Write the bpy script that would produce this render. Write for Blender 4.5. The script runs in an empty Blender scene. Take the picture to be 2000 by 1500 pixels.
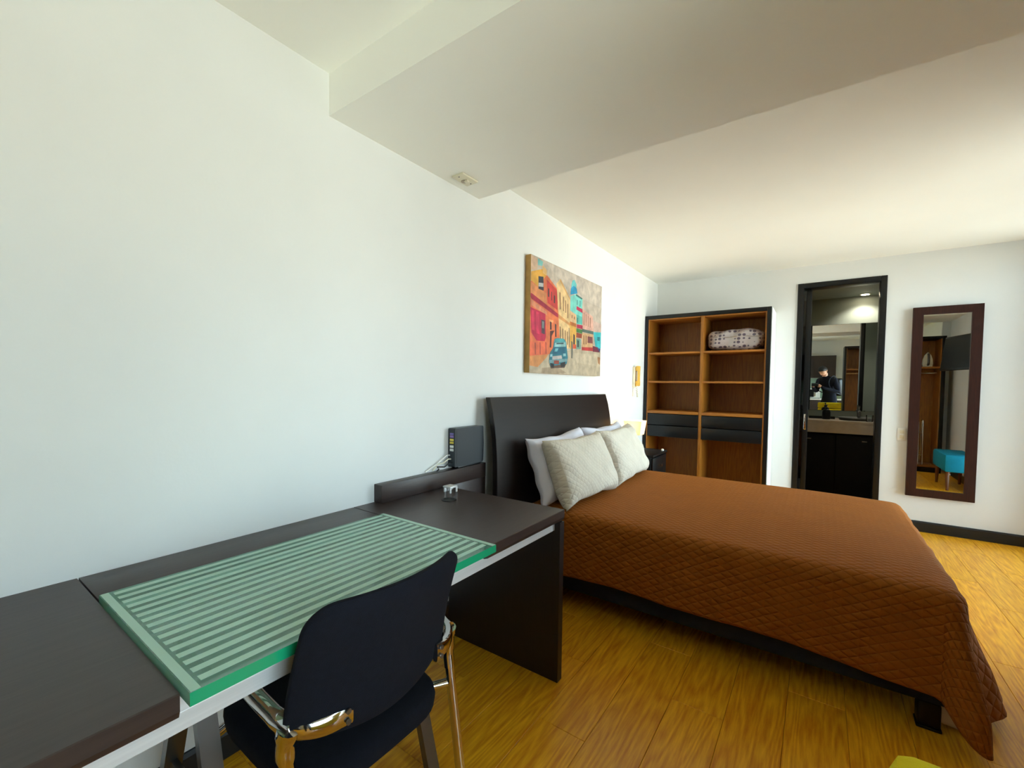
import bpy, bmesh, math, random
from mathutils import Vector, Matrix
random.seed(7)
SC = bpy.context.scene
COL = SC.collection
PI = math.pi

# ---------------------------------------------------------------- camera
CAM = Vector((1.587, 0.0, 1.2904))
YAW, PITCH, ROLL = -0.6512, -0.0342, 0.0116
FWD = Vector((math.sin(YAW) * math.cos(PITCH), math.cos(YAW) * math.cos(PITCH), math.sin(PITCH)))
_r = Vector((math.cos(YAW), -math.sin(YAW), 0)); _u = _r.cross(FWD)
RIGHT = _r * math.cos(ROLL) + _u * math.sin(ROLL)
UP = _u * math.cos(ROLL) - _r * math.sin(ROLL)
cd = bpy.data.cameras.new('camera')
cd.sensor_fit = 'HORIZONTAL'; cd.sensor_width = 36.0; cd.lens = 868.65 / 2000 * 36
cd.shift_x = 0.0313; cd.shift_y = 0.01466; cd.clip_start = 0.01
cam = bpy.data.objects.new('camera', cd); COL.objects.link(cam)
m = Matrix.Identity(4)
for i, v in enumerate((RIGHT, UP, -FWD)):
    m[0][i], m[1][i], m[2][i] = v
m.translation = CAM; cam.matrix_world = m
SC.camera = cam

# ---------------------------------------------------------------- sky and exposure
w = bpy.data.worlds.new('sky'); SC.world = w; w.use_nodes = True
bg = w.node_tree.nodes['Background']
wn, wk = w.node_tree.nodes, w.node_tree.links
wt = wn.new('ShaderNodeTexCoord'); ws = wn.new('ShaderNodeSeparateXYZ'); wk.new(wt.outputs['Generated'], ws.inputs[0])
wr = wn.new('ShaderNodeValToRGB'); wm = wn.new('ShaderNodeMapRange'); wm.inputs[1].default_value = -1; wm.inputs[2].default_value = 1
wk.new(ws.outputs[2], wm.inputs[0]); wk.new(wm.outputs[0], wr.inputs[0]); wk.new(wr.outputs[0], bg.inputs[0])
wr.color_ramp.elements[0].position = 0.47; wr.color_ramp.elements[0].color = (0.76, 0.75, 0.68, 1)     # sunlit ground and houses
wr.color_ramp.elements[1].position = 0.53; wr.color_ramp.elements[1].color = (0.70, 0.88, 1.0, 1)      # pale bright sky
bg.inputs[1].default_value = 4.2
sd = bpy.data.lights.new('sun', 'SUN'); sd.energy = 130.0; sd.angle = 0.02; sd.color = (1.0, 0.93, 0.82)
so = bpy.data.objects.new('sun', sd); COL.objects.link(so); so.location = (8, 2, 9)
so.rotation_euler = Vector((-math.cos(math.radians(73)), 0.06, -math.sin(math.radians(73)))).to_track_quat('-Z', 'Y').to_euler()
SC.view_settings.view_transform = 'Standard'; SC.view_settings.look = 'None'
SC.view_settings.gamma = 1.0; SC.view_settings.use_curve_mapping = False
SC.view_settings.exposure = 1.64
SC.cycles.max_bounces = 14; SC.cycles.diffuse_bounces = 9; SC.cycles.transparent_max_bounces = 16

# room measures (metres): x from the left wall, y towards the far wall, z up
XR, YF, YB, ZC = 3.20, 5.60, -2.30, 2.516
WIN = [(3.05, 5.44, 0.05, 2.44), (-1.30, 1.00, 0.05, 1.95)]     # y0, y1, z0, z1 on the right wall
for n, (y0, y1, z0, z1) in enumerate(WIN):                      # portals only guide the sky's light
    ld = bpy.data.lights.new('window_portal', 'AREA'); ld.shape = 'RECTANGLE'
    ld.size = z1 - z0; ld.size_y = y1 - y0; ld.cycles.is_portal = True
    lo = bpy.data.objects.new('window_portal', ld); COL.objects.link(lo)
    lo.location = (XR + 0.20, (y0 + y1) / 2, (z0 + z1) / 2); lo.rotation_euler = (0, PI / 2, 0)

# ---------------------------------------------------------------- helpers
def L(c):
    return tuple((x / 255 / 12.92 if x / 255 <= 0.04045 else ((x / 255 + 0.055) / 1.055) ** 2.4) for x in c) + (1,)

def mat(name, rgb, rough=0.5, metal=0.0, var=0.0, scale=8.0, stretch=(1, 1, 1), bump=0.0, bscale=200.0, spec=0.5, rand=0.0, sheen=0.0):
    """principled material; var = fine colour variation, rand = tint per object, bump = fine relief"""
    mt = bpy.data.materials.new(name); mt.use_nodes = True
    nt = mt.node_tree; N = nt.nodes; K = nt.links; b = N['Principled BSDF']
    b.inputs['Roughness'].default_value = rough; b.inputs['Metallic'].default_value = metal
    b.inputs['Specular IOR Level'].default_value = spec
    if sheen:
        b.inputs['Sheen Weight'].default_value = sheen
    c = L(rgb)
    b.inputs['Base Color'].default_value = c
    tc = N.new('ShaderNodeTexCoord')
    if var or rand:
        mp = N.new('ShaderNodeMapping'); mp.inputs['Scale'].default_value = stretch
        nz = N.new('ShaderNodeTexNoise'); nz.inputs['Scale'].default_value = scale; nz.inputs['Detail'].default_value = 6
        K.new(tc.outputs['Object'], mp.inputs[0]); K.new(mp.outputs[0], nz.inputs[0])
        mr = N.new('ShaderNodeMapRange'); mr.inputs[1].default_value = 0.3; mr.inputs[2].default_value = 0.7
        mr.inputs[3].default_value = 1 - var; mr.inputs[4].default_value = 1 + var
        K.new(nz.outputs[0], mr.inputs[0])
        hs = N.new('ShaderNodeHueSaturation'); hs.inputs['Color'].default_value = c
        if rand:
            oi = N.new('ShaderNodeObjectInfo'); r2 = N.new('ShaderNodeMapRange')
            r2.inputs[3].default_value = 1 - rand; r2.inputs[4].default_value = 1 + rand
            K.new(oi.outputs['Random'], r2.inputs[0])
            mu = N.new('ShaderNodeMath'); mu.operation = 'MULTIPLY'
            K.new(mr.outputs[0], mu.inputs[0]); K.new(r2.outputs[0], mu.inputs[1]); K.new(mu.outputs[0], hs.inputs['Value'])
        else:
            K.new(mr.outputs[0], hs.inputs['Value'])
        K.new(hs.outputs[0], b.inputs['Base Color'])
    if bump:
        nb = N.new('ShaderNodeTexNoise'); nb.inputs['Scale'].default_value = bscale
        K.new(tc.outputs['Object'], nb.inputs[0])
        bp = N.new('ShaderNodeBump'); bp.inputs['Strength'].default_value = bump; bp.inputs['Distance'].default_value = 0.01
        K.new(nb.outputs[0], bp.inputs['Height']); K.new(bp.outputs[0], b.inputs['Normal'])
    return mt

def wood(name, c1, c2, axis='y', rough=0.4, grain=1.0, rand=0.0, spec=0.5):
    """two-tone wood with long streaks and cathedral figure along one axis"""
    mt = bpy.data.materials.new(name); mt.use_nodes = True
    nt = mt.node_tree; N = nt.nodes; K = nt.links; b = N['Principled BSDF']
    b.inputs['Roughness'].default_value = rough; b.inputs['Specular IOR Level'].default_value = spec
    tc = N.new('ShaderNodeTexCoord'); oi = N.new('ShaderNodeObjectInfo')
    sc = N.new('ShaderNodeVectorMath'); sc.operation = 'SCALE'; sc.inputs[3].default_value = 31.0
    cb = N.new('ShaderNodeCombineXYZ')
    for k in range(3):
        K.new(oi.outputs['Random'], cb.inputs[k])
    K.new(cb.outputs[0], sc.inputs[0])
    ad = N.new('ShaderNodeVectorMath'); K.new(tc.outputs['Object'], ad.inputs[0])
    if rand:
        K.new(sc.outputs[0], ad.inputs[1])
    mp = N.new('ShaderNodeMapping'); s = {'x': (1, 14, 14), 'y': (14, 1, 14), 'z': (14, 14, 1)}[axis]
    mp.inputs['Scale'].default_value = s; K.new(ad.outputs[0], mp.inputs[0])
    n1 = N.new('ShaderNodeTexNoise'); n1.inputs['Scale'].default_value = 5.0 * grain; n1.inputs['Detail'].default_value = 8
    n1.inputs['Roughness'].default_value = 0.65
    K.new(mp.outputs[0], n1.inputs[0])
    m2 = N.new('ShaderNodeMapping'); s = {'x': (.55, 7, 7), 'y': (7, .55, 7), 'z': (7, 7, .55)}[axis]
    m2.inputs['Scale'].default_value = s; K.new(ad.outputs[0], m2.inputs[0])
    n2 = N.new('ShaderNodeTexNoise'); n2.inputs['Scale'].default_value = 1.3 * grain; n2.inputs['Detail'].default_value = 1.5
    K.new(m2.outputs[0], n2.inputs[0])
    mu = N.new('ShaderNodeMath'); mu.operation = 'MULTIPLY'; mu.inputs[1].default_value = 13.0
    fr = N.new('ShaderNodeMath'); fr.operation = 'PINGPONG'; fr.inputs[1].default_value = 0.5
    K.new(n2.outputs[0], mu.inputs[0]); K.new(mu.outputs[0], fr.inputs[0])
    mx = N.new('ShaderNodeMath'); mx.operation = 'MULTIPLY_ADD'; mx.inputs[1].default_value = 0.45
    K.new(fr.outputs[0], mx.inputs[0]); K.new(n1.outputs[0], mx.inputs[2])
    mr = N.new('ShaderNodeMapRange'); mr.inputs[1].default_value = 0.35; mr.inputs[2].default_value = 0.85
    K.new(mx.outputs[0], mr.inputs[0])
    mc = N.new('ShaderNodeMix'); mc.data_type = 'RGBA'
    mc.inputs[6].default_value = L(c1); mc.inputs[7].default_value = L(c2)
    K.new(mr.outputs[0], mc.inputs[0])
    hs = N.new('ShaderNodeHueSaturation'); K.new(mc.outputs[2], hs.inputs['Color'])
    if rand:
        r2 = N.new('ShaderNodeMapRange'); r2.inputs[3].default_value = 1 - rand; r2.inputs[4].default_value = 1 + rand
        K.new(oi.outputs['Random'], r2.inputs[0]); K.new(r2.outputs[0], hs.inputs['Value'])
    K.new(hs.outputs[0], b.inputs['Base Color'])
    bp = N.new('ShaderNodeBump'); bp.inputs['Strength'].default_value = 0.05; bp.inputs['Distance'].default_value = 0.005
    K.new(n1.outputs[0], bp.inputs['Height']); K.new(bp.outputs[0], b.inputs['Normal'])
    return mt

def emit(name, rgb, strength):
    mt = bpy.data.materials.new(name); mt.use_nodes = True; N = mt.node_tree.nodes
    b = N['Principled BSDF']; b.inputs['Base Color'].default_value = L(rgb)
    b.inputs['Emission Color'].default_value = L(rgb); b.inputs['Emission Strength'].default_value = strength
    return mt

def thin_glass(name, rgb, gloss=0.08, rough=0.0, body=0.0, body_rgb=(255, 255, 255), thru=0.5):
    """pane: tinted see-through sheet with mirror gloss; body adds a milky diffuse share"""
    mt = bpy.data.materials.new(name); mt.use_nodes = True; nt = mt.node_tree; N = nt.nodes; K = nt.links
    N.remove(N['Principled BSDF']); out = N['Material Output']
    tr = N.new('ShaderNodeBsdfTransparent'); tr.inputs[0].default_value = L(rgb)
    gl = N.new('ShaderNodeBsdfGlossy'); gl.inputs['Roughness'].default_value = rough
    lw = N.new('ShaderNodeFresnel'); lw.inputs[0].default_value = 1.5
    mm = N.new('ShaderNodeMath'); mm.operation = 'MULTIPLY'; mm.inputs[1].default_value = gloss / 0.08
    K.new(lw.outputs[0], mm.inputs[0])
    src = tr.outputs[0]
    if body:
        df = N.new('ShaderNodeBsdfDiffuse'); df.inputs[0].default_value = L(body_rgb)
        tl = N.new('ShaderNodeBsdfTranslucent'); tl.inputs[0].default_value = L(body_rgb)
        m0 = N.new('ShaderNodeMixShader'); m0.inputs[0].default_value = thru
        K.new(df.outputs[0], m0.inputs[1]); K.new(tl.outputs[0], m0.inputs[2])
        m1 = N.new('ShaderNodeMixShader'); m1.inputs[0].default_value = body
        K.new(src, m1.inputs[1]); K.new(m0.outputs[0], m1.inputs[2]); src = m1.outputs[0]
    mx = N.new('ShaderNodeMixShader'); K.new(mm.outputs[0], mx.inputs[0])
    K.new(src, mx.inputs[1]); K.new(gl.outputs[0], mx.inputs[2]); K.new(mx.outputs[0], out.inputs[0])
    return mt

class MB:
    """collects shapes in world measures; build() links them as one mesh object"""
    def __init__(s):
        s.v = []; s.f = []; s.mi = []
    def add(s, vs, fs, mi=0):
        n = len(s.v); s.v += [tuple(p) for p in vs]; s.f += [tuple(i + n for i in q) for q in fs]; s.mi += [mi] * len(fs); return s
    def box(s, x0, x1, y0, y1, z0, z1, b=0.0, mi=0, seg=2):
        bm = bmesh.new(); bmesh.ops.create_cube(bm, size=1)
        for v in bm.verts:
            v.co = Vector(((x0 + x1) / 2 + v.co.x * (x1 - x0), (y0 + y1) / 2 + v.co.y * (y1 - y0), (z0 + z1) / 2 + v.co.z * (z1 - z0)))
        if b:
            bmesh.ops.bevel(bm, geom=bm.edges[:], offset=b, segments=seg, profile=0.5, affect='EDGES')
        bm.verts.index_update()
        s.add([v.co for v in bm.verts], [[v.index for v in f.verts] for f in bm.faces], mi); bm.free(); return s
    def tube(s, pts, r, n=10, mi=0, cap=True):
        pts = [Vector(p) for p in pts]; rs = r if isinstance(r, (list, tuple)) else [r] * len(pts)
        base = len(s.v); prev = None; vs = []; fs = []
        for i, p in enumerate(pts):
            t = (pts[min(i + 1, len(pts) - 1)] - pts[max(i - 1, 0)]).normalized()
            if prev is None:
                a = t.orthogonal().normalized()
            else:
                a = (prev - t * prev.dot(t)).normalized()
            prev = a; c = t.cross(a)
            for k in range(n):
                q = 2 * PI * k / n; vs.append(p + (a * math.cos(q) + c * math.sin(q)) * rs[i])
        for i in range(len(pts) - 1):
            for k in range(n):
                fs.append((i * n + k, i * n + (k + 1) % n, (i + 1) * n + (k + 1) % n, (i + 1) * n + k))
        if cap:
            fs.append(tuple(range(n))[::-1]); fs.append(tuple((len(pts) - 1) * n + k for k in range(n)))
        return s.add(vs, fs, mi)
    def prism(s, poly, axis, a0, a1, mi=0):
        """poly (2d) extruded along an axis from a0 to a1"""
        def P(p, a):
            return {'x': (a, p[0], p[1]), 'y': (p[0], a, p[1]), 'z': (p[0], p[1], a)}[axis]
        n = len(poly); vs = [P(p, a0) for p in poly] + [P(p, a1) for p in poly]
        fs = [tuple(range(n))[::-1], tuple(range(n, 2 * n))] + [(i, (i + 1) % n, n + (i + 1) % n, n + i) for i in range(n)]
        return s.add(vs, fs, mi)
    def lathe(s, c, prof, n=20, mi=0, axis='z'):
        vs = []; fs = []; k = len(prof)
        for i in range(n):
            q = 2 * PI * i / n
            for r, h in prof:
                d = (r * math.cos(q), r * math.sin(q), h)
                d = {'z': d, 'x': (d[2], d[0], d[1]), 'y': (d[0], d[2], d[1])}[axis]
                vs.append((c[0] + d[0], c[1] + d[1], c[2] + d[2]))
        for i in range(n):
            for j in range(k - 1):
                a = i * k + j; b = ((i + 1) % n) * k + j; fs.append((a, b, b + 1, a + 1))
        fs.append(tuple(i * k for i in range(n))[::-1]); fs.append(tuple(i * k + k - 1 for i in range(n)))
        return s.add(vs, fs, mi)
    def xf(s, M):
        s.v = [tuple(M @ Vector(p)) for p in s.v]; return s
    def build(s, name, mats, parent=None, smooth=False, fix=True):
        off = origin_of(parent)
        me = bpy.data.meshes.new(name)
        if parent is None:
            xs, ys, zs = zip(*s.v); off = Vector(((min(xs) + max(xs)) / 2, (min(ys) + max(ys)) / 2, min(zs)))
        me.from_pydata([tuple(Vector(p) - off) for p in s.v], [], s.f)
        mats = mats if isinstance(mats, (list, tuple)) else [mats]
        for q in mats:
            me.materials.append(q)
        me.polygons.foreach_set('material_index', s.mi)
        if fix:
            bm = bmesh.new(); bm.from_mesh(me); bmesh.ops.recalc_face_normals(bm, faces=bm.faces); bm.to_mesh(me); bm.free()
        if smooth:
            me.polygons.foreach_set('use_smooth', [True] * len(me.polygons))
            me.set_sharp_from_angle(angle=math.radians(40))
        o = bpy.data.objects.new(name, me); COL.objects.link(o)
        if parent is None:
            o.location = off; o['_o'] = tuple(off)
        else:
            o.parent = parent; o['_o'] = tuple(off)
        return o

def origin_of(o):
    return Vector(o['_o']) if o is not None else Vector((0, 0, 0))

def tag(o, label=None, cat=None, group=None, kind=None):
    for k, v in (('label', label), ('category', cat), ('group', group), ('kind', kind)):
        if v:
            o[k] = v
    return o

def thing(name, loc, label, cat, group=None):
    o = bpy.data.objects.new(name, None); COL.objects.link(o); o.location = loc; o['_o'] = tuple(loc)
    o.empty_display_size = 0.05
    return tag(o, label, cat, group)

def struct(o, label=None, cat=None):
    return tag(o, label, cat, None, 'structure')

def bx(name, mt, parent, x0, x1, y0, y1, z0, z1, b=0.002):
    return MB().box(x0, x1, y0, y1, z0, z1, b).build(name, mt, parent, smooth=b > 0)

# ---------------------------------------------------------------- materials
M = {}
M['wall'] = mat('white_wall_paint', (229, 231, 229), 0.75, var=0.015, scale=3, bump=0.03, bscale=90)
M['ceil'] = mat('white_ceiling_paint', (250, 250, 243), 0.85, var=0.01, scale=2, bump=0.02, bscale=70)
M['black'] = mat('black_lacquer', (9, 11, 13), 0.38, spec=0.35)
M['base'] = mat('dark_baseboard', (22, 25, 28), 0.4, var=0.1)
M['floor'] = wood('amber_laminate', (252, 190, 38), (206, 126, 8), 'y', 0.36, 1.25, rand=0.06)
M['gap'] = mat('dark_joint', (160, 104, 28), 0.8)
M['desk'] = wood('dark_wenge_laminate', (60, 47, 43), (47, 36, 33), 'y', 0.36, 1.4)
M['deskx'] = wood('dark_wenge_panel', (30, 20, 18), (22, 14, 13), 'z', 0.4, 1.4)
M['head'] = wood('espresso_veneer', (32, 22, 18), (21, 15, 12), 'y', 0.36, 1.0)
M['ward'] = wood('honey_oak_lining', (164, 106, 30), (128, 76, 15), 'z', 0.5, 1.2)
M['wardy'] = wood('honey_oak_shelf', (174, 112, 34), (140, 84, 18), 'x', 0.5, 1.2)
M['alu'] = mat('brushed_aluminium', (220, 220, 220), 0.4, 0.35, var=0.06, scale=30, stretch=(1, .05, 4))
M['chrome'] = mat('polished_chrome', (215, 212, 208), 0.09, 1.0)
M['steel'] = mat('grey_steel', (120, 118, 116), 0.3, 0.9)
M['fab_black'] = mat('black_chair_fabric', (13, 15, 24), 0.9, var=0.15, scale=60, bump=0.25, bscale=500, spec=0.2)
M['bedbase'] = mat('charcoal_bed_fabric', (40, 46, 58), 0.85, var=0.12, scale=40, bump=0.2, bscale=400, spec=0.2)
M['linen'] = mat('white_cotton', (226, 226, 238), 0.85, var=0.02, scale=6, bump=0.12, bscale=24)
M['white'] = mat('white_plastic', (236, 236, 230), 0.4)
M['offwhite'] = mat('cream_plastic', (226, 220, 196), 0.45)
M['yellowed'] = mat('yellowed_plastic', (232, 186, 84), 0.4)
M['silver'] = mat('mirror_silver', (236, 240, 238), 0.0, 1.0)
M['mframe'] = wood('mahogany_frame', (58, 27, 18), (38, 17, 12), 'z', 0.4, 1.5, 0.0, 0.3)
M['bwall'] = mat('grey_bathroom_paint', (140, 150, 142), 0.6, var=0.03, scale=3)
M['btile'] = mat('dark_bathroom_tile', (44, 46, 46), 0.4, var=0.08, scale=5)
M['stone'] = mat('beige_stone_counter', (164, 150, 132), 0.35, var=0.08, scale=14)
M['router'] = mat('slate_router_plastic', (38, 46, 52), 0.45, bump=0.05, bscale=600)
M['glasspane'] = thin_glass('clear_window_glass', (248, 252, 252))
M['doorglass'] = thin_glass('grey_door_glass', (150, 156, 154), 0.08)
M['deskglass'] = thin_glass('green_float_glass', (236, 250, 244), 0.06, 0.0, 0.26, (130, 204, 178), 0.2)
M['palemint'] = thin_glass('pale_mint_tint', (220, 242, 234), 0.05, 0.25, 0.74, (206, 242, 226), 0.2)  # pale body colour stands in for the lit wall under clear glass
M['paleedge'] = thin_glass('pale_green_glass_edge', (190, 232, 214), 0.05, 0.0, 0.5, (160, 214, 192))
M['glassedge'] = mat('emerald_glass_edge', (26, 150, 104), 0.15, spec=0.8)
M['yellow'] = mat('mustard_yellow_fabric', (206, 186, 22), 0.85, var=0.06, scale=30, bump=0.2, bscale=400, spec=0.2)
M['teal'] = mat('teal_fabric', (18, 132, 164), 0.85, var=0.06, scale=30, bump=0.2, bscale=400, spec=0.2)
M['legwood'] = wood('walnut_leg', (128, 78, 44), (98, 56, 30), 'z', 0.45)
M['dark'] = mat('dark_brown_laminate', (46, 34, 30), 0.4, var=0.06)
M['green'] = mat('pale_green_splashback', (176, 206, 184), 0.25)
M['skin'] = mat('skin', (206, 152, 122), 0.5, var=0.04, scale=20)
M['cloth'] = mat('dark_navy_cloth', (20, 22, 34), 0.9, var=0.15, scale=20, spec=0.2)
M['hair'] = mat('black_hair', (12, 10, 10), 0.6, var=0.2, scale=60)
# ================================================================ the room
T = 0.14
struct(MB().box(-T, 0, YB - T, YF + T, 0, ZC).build('wall_left', M['wall']), 'long plain white wall behind the desk and bed', 'wall')
DX0, DX1, DZ = 1.385, 2.062, 2.342                  # doorway
mb = MB().box(0, DX0, YF, YF + T, 0, ZC).box(DX0, DX1, YF, YF + T, DZ, ZC).box(DX1, XR + T, YF, YF + T, 0, ZC)
struct(mb.build('wall_far', M['wall']), 'white end wall with the dark bathroom doorway', 'wall')
struct(MB().box(0, XR + T, YB - T, YB, 0, ZC).build('wall_rear', M['wall']), 'white wall behind the kitchenette', 'wall')
(ya, yb, za, zb), (yc, yd, zc, zd) = WIN
mb = MB()
mb.box(XR, XR + T, YB, yc, 0, ZC).box(XR, XR + T, yc, yd, 0, zc).box(XR, XR + T, yc, yd, zd, ZC)
mb.box(XR, XR + T, yd, ya, 0, ZC).box(XR, XR + T, ya, yb, 0, za).box(XR, XR + T, ya, yb, zb, ZC).box(XR, XR + T, yb, YF, 0, ZC).box(3.105, XR, 1.03, 1.12, 0, ZC)
struct(mb.build('wall_right', M['wall']), 'white wall with the daylight windows', 'wall')
struct(MB().box(-T, XR + T, YB - T, YF + T, ZC, ZC + 0.12).build('ceiling', M['ceil']), 'off white ceiling', 'ceiling')
struct(MB().box(0, XR, 1.068, 2.051, 2.351, ZC).build('trim_1', M['ceil']), 'wide dropped ceiling beam crossing the room', 'beam')
# floor with its planks
fl = struct(MB().box(0, XR, YB, YF + T, -0.10, -0.008).build('floor', M['gap']), 'amber wood laminate floor', 'floor')
FO = origin_of(fl); PW, PL = 0.19, 1.22
meshes = {}
row = 0; x = 0.0
while x < XR - 0.01:
    wd = min(PW, XR - x); y = 1.915 + (0, -0.43, 0.36)[row % 3] - 4 * PL
    while y < YF + T:
        y0 = max(y, YB); y1 = min(y + PL, YF + T)
        if y1 - y0 > 0.02:
            key = (round(wd, 3), round(y1 - y0, 3))
            if key not in meshes:
                g = 0.0006; e = 0.0012; a, b = wd / 2 - g, (y1 - y0) / 2 - g
                vs = [(sx * a, sy * b, -0.008) for sx, sy in ((-1, -1), (1, -1), (1, 1), (-1, 1))]
                vs += [(sx * a, sy * b, -e) for sx, sy in ((-1, -1), (1, -1), (1, 1), (-1, 1))]
                vs += [(sx * (a - e), sy * (b - e), 0) for sx, sy in ((-1, -1), (1, -1), (1, 1), (-1, 1))]
                fs = [(8, 9, 10, 11)] + [(k + i, k + (i + 1) % 4, k + 4 + (i + 1) % 4, k + 4 + i) for k in (0, 4) for i in range(4)]
                me = bpy.data.meshes.new('plank'); me.from_pydata(vs, [], fs); me.materials.append(M['floor']); meshes[key] = me
            o = bpy.data.objects.new('plank', meshes[key]); COL.objects.link(o); o.parent = fl
            o.location = Vector((x + wd / 2, (y0 + y1) / 2, 0)) - FO
        y += PL
    x += wd; row += 1
# baseboards
def skirting(name, label, x0, x1, y0, y1):
    dx, dy = x1 - x0, y1 - y0
    mb = MB()
    if dx < dy:
        s = 1 if x0 < 1 else -1; xw = x0 if s > 0 else x1
        mb.prism([(xw, 0.0005), (xw + s * 0.014, 0.0005), (xw + s * 0.014, 0.082), (xw + s * 0.008, 0.095), (xw, 0.095)], 'y', y0, y1)
    else:
        s = -1 if y0 > 3 else 1; yw = y1 if s < 0 else y0
        mb.prism([(yw, 0.0005), (yw + s * 0.014, 0.0005), (yw + s * 0.014, 0.082), (yw + s * 0.008, 0.095), (yw, 0.095)], 'x', x0, x1)
    struct(mb.build(name, M['base']), label, 'baseboard')
skirting('baseboard_left', 'dark baseboard under the desk on the long wall', 0, 0.02, YB, 5.13)
skirting('baseboard_far', 'dark baseboard below the wall mirror', 2.10, XR, YF - 0.02, YF)
skirting('baseboard_right', 'dark baseboard along the window wall', XR - 0.02, XR, 1.6, YF - 0.016)
# windows
for n, (y0, y1, z0, z1) in enumerate(WIN):
    wd = MB(); fw = 0.05; xa, xb = XR + 0.03, XR + 0.09
    wd.box(xa, xb, y0, y0 + fw, z0, z1).box(xa, xb, y1 - fw, y1, z0, z1).box(xa, xb, y0, y1, z0, z0 + fw).box(xa, xb, y0, y1, z1 - fw, z1)
    o = struct(wd.build('window_%d' % (n + 1), M['black']), ('tall dark framed window beside the far corner', 'dark framed window behind the sofa')[n], 'window')
    ym = (y0 + y1) / 2
    MB().box(xa, xb, ym - 0.025, ym + 0.025, z0 + fw, z1 - fw).build('mullion', M['black'], o)
    for a, b in ((y0 + fw, ym - 0.025), (ym + 0.025, y1 - fw)):
        MB().box(xa + 0.027, xa + 0.033, a, b, z0 + fw, z1 - fw).build('pane', M['glasspane'], o)

# ---------------------------------------------------------------- bathroom behind the doorway
BX0, BX1, BY0, BY1, BZ = 0.55, 2.95, YF + T, 6.74, 2.345
mb = MB().box(BX0 - 0.1, BX1 + 0.1, BY1, BY1 + 0.1, 0, BZ)
struct(mb.build('wall_bathroom_back', M['bwall']), 'grey bathroom wall carrying the vanity mirror', 'wall')
struct(MB().box(BX0 - 0.1, BX0, BY0, BY1, 0, BZ).build('wall_bathroom_left', M['bwall']), 'grey side wall of the bathroom', 'wall')
struct(MB().box(BX1, BX1 + 0.1, BY0, BY1, 0, BZ).build('wall_bathroom_right', M['bwall']), 'grey wall at the right end of the bathroom', 'wall')
mb = MB().box(BX0, DX0, BY0, BY0 + 0.012, 0, BZ).box(DX1, BX1, BY0, BY0 + 0.012, 0, BZ)
struct(mb.build('wall_bathroom_front', M['bwall']), 'grey inner face of the doorway wall', 'wall')
struct(MB().box(BX0 - 0.1, BX1 + 0.1, BY0, BY1 + 0.1, BZ, BZ + 0.1).build('ceiling_bathroom', M['bwall']), 'grey bathroom ceiling', 'ceiling')
struct(MB().box(BX0 - 0.1, BX1 + 0.1, BY0, BY1 + 0.1, -0.1, 0).build('floor_bathroom', M['btile']), 'dark bathroom floor', 'floor')
d = struct(thing('door_1', (1.72, YF, 0), 'black framed sliding bathroom door standing open', 'door'))
bx('jamb', M['black'], d, DX0, DX0 + 0.05, YF - 0.012, YF + T + 0.012, 0, DZ, 0.003)
bx('jamb', M['black'], d, DX1 - 0.045, DX1, YF - 0.012, YF + T + 0.012, 0, DZ, 0.003)
bx('head_jamb', M['black'], d, DX0 + 0.05, DX1 - 0.045, YF - 0.012, YF + T + 0.012, DZ - 0.05, DZ, 0.003)
leaf = bx('stile', M['black'], d, 1.458, 1.503, YF + 0.05, YF + 0.09, 0.01, DZ - 0.055, 0.003)
bx('glass_panel', M['doorglass'], d, DX0 + 0.05, 1.458, YF + 0.067, YF + 0.073, 0.35, DZ - 0.055, 0)
bx('kick_rail', M['black'], d, DX0 + 0.05, 1.458, YF + 0.05, YF + 0.09, 0.01, 0.35, 0.002)
bx('pull_handle', M['chrome'], leaf, 1.468, 1.488, YF + 0.038, YF + 0.05, 0.86, 1.02, 0.004)
# vanity
v = thing('vanity_unit', (1.75, 6.4, 0), 'bathroom vanity with beige stone counter over a black cabinet', 'vanity')
mb = MB().box(0.75, 2.75, 6.15, 6.72, 0.905, 0.935, 0.004).box(0.75, 2.75, 6.15, 6.18, 0.80, 0.905, 0.003)
mb.build('counter', M['stone'], v)
M['bcab'] = mat('matt_black_cabinet', (9, 9, 10), 0.7, spec=0.2)
bx('cabinet', M['bcab'], v, 0.80, 2.70, 6.20, 6.72, 0.08, 0.80)
for k in range(4):
    o = bx('cabinet_door', M['bcab'], v, 0.81 + k * 0.472, 1.272 + k * 0.472, 6.182, 6.20, 0.10, 0.78, 0.002)
    bx('handle', M['steel'], o, 1.02 + k * 0.472, 1.06 + k * 0.472, 6.172, 6.182, 0.72, 0.73, 0.002)
bx('plinth', M['base'], v, 0.84, 2.66, 6.26, 6.70, 0.0, 0.08)
mb = MB().lathe((1.93, 6.45, 0.9355), [(0.15, 0.0), (0.17, 0.022), (0.165, 0.03), (0.14, 0.024), (0.06, 0.004), (0.0, 0.003)], 28)
tag(mb.build('sink_basin', M['steel'], None, True), 'shallow round basin set on the vanity counter', 'basin')
f = thing('faucet', (1.955, 6.64, 0.935), 'short chrome mixer tap behind the basin', 'faucet')
MB().lathe((1.955, 6.64, 0.935), [(0.024, 0), (0.024, 0.01), (0.017, 0.015), (0.017, 0.10)], 16).build('body', M['steel'], f, True)
MB().tube([(1.955, 6.64, 1.015), (1.955, 6.58, 1.03), (1.955, 6.53, 1.02)], 0.011).build('spout', M['steel'], f, True)
MB().tube([(1.955, 6.64, 1.035), (1.955, 6.65, 1.06), (1.955, 6.60, 1.085)], 0.008).build('lever', M['chrome'], f, True)
s = thing('soap_bottle', (1.66, 6.40, 0.936), 'dark soap pump bottle standing on the vanity counter', 'bottle')
MB().lathe((1.66, 6.40, 0.936), [(0.036, 0), (0.038, 0.01), (0.038, 0.085), (0.03, 0.105), (0.013, 0.112)], 18).build('body', M['black'], s, True)
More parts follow.
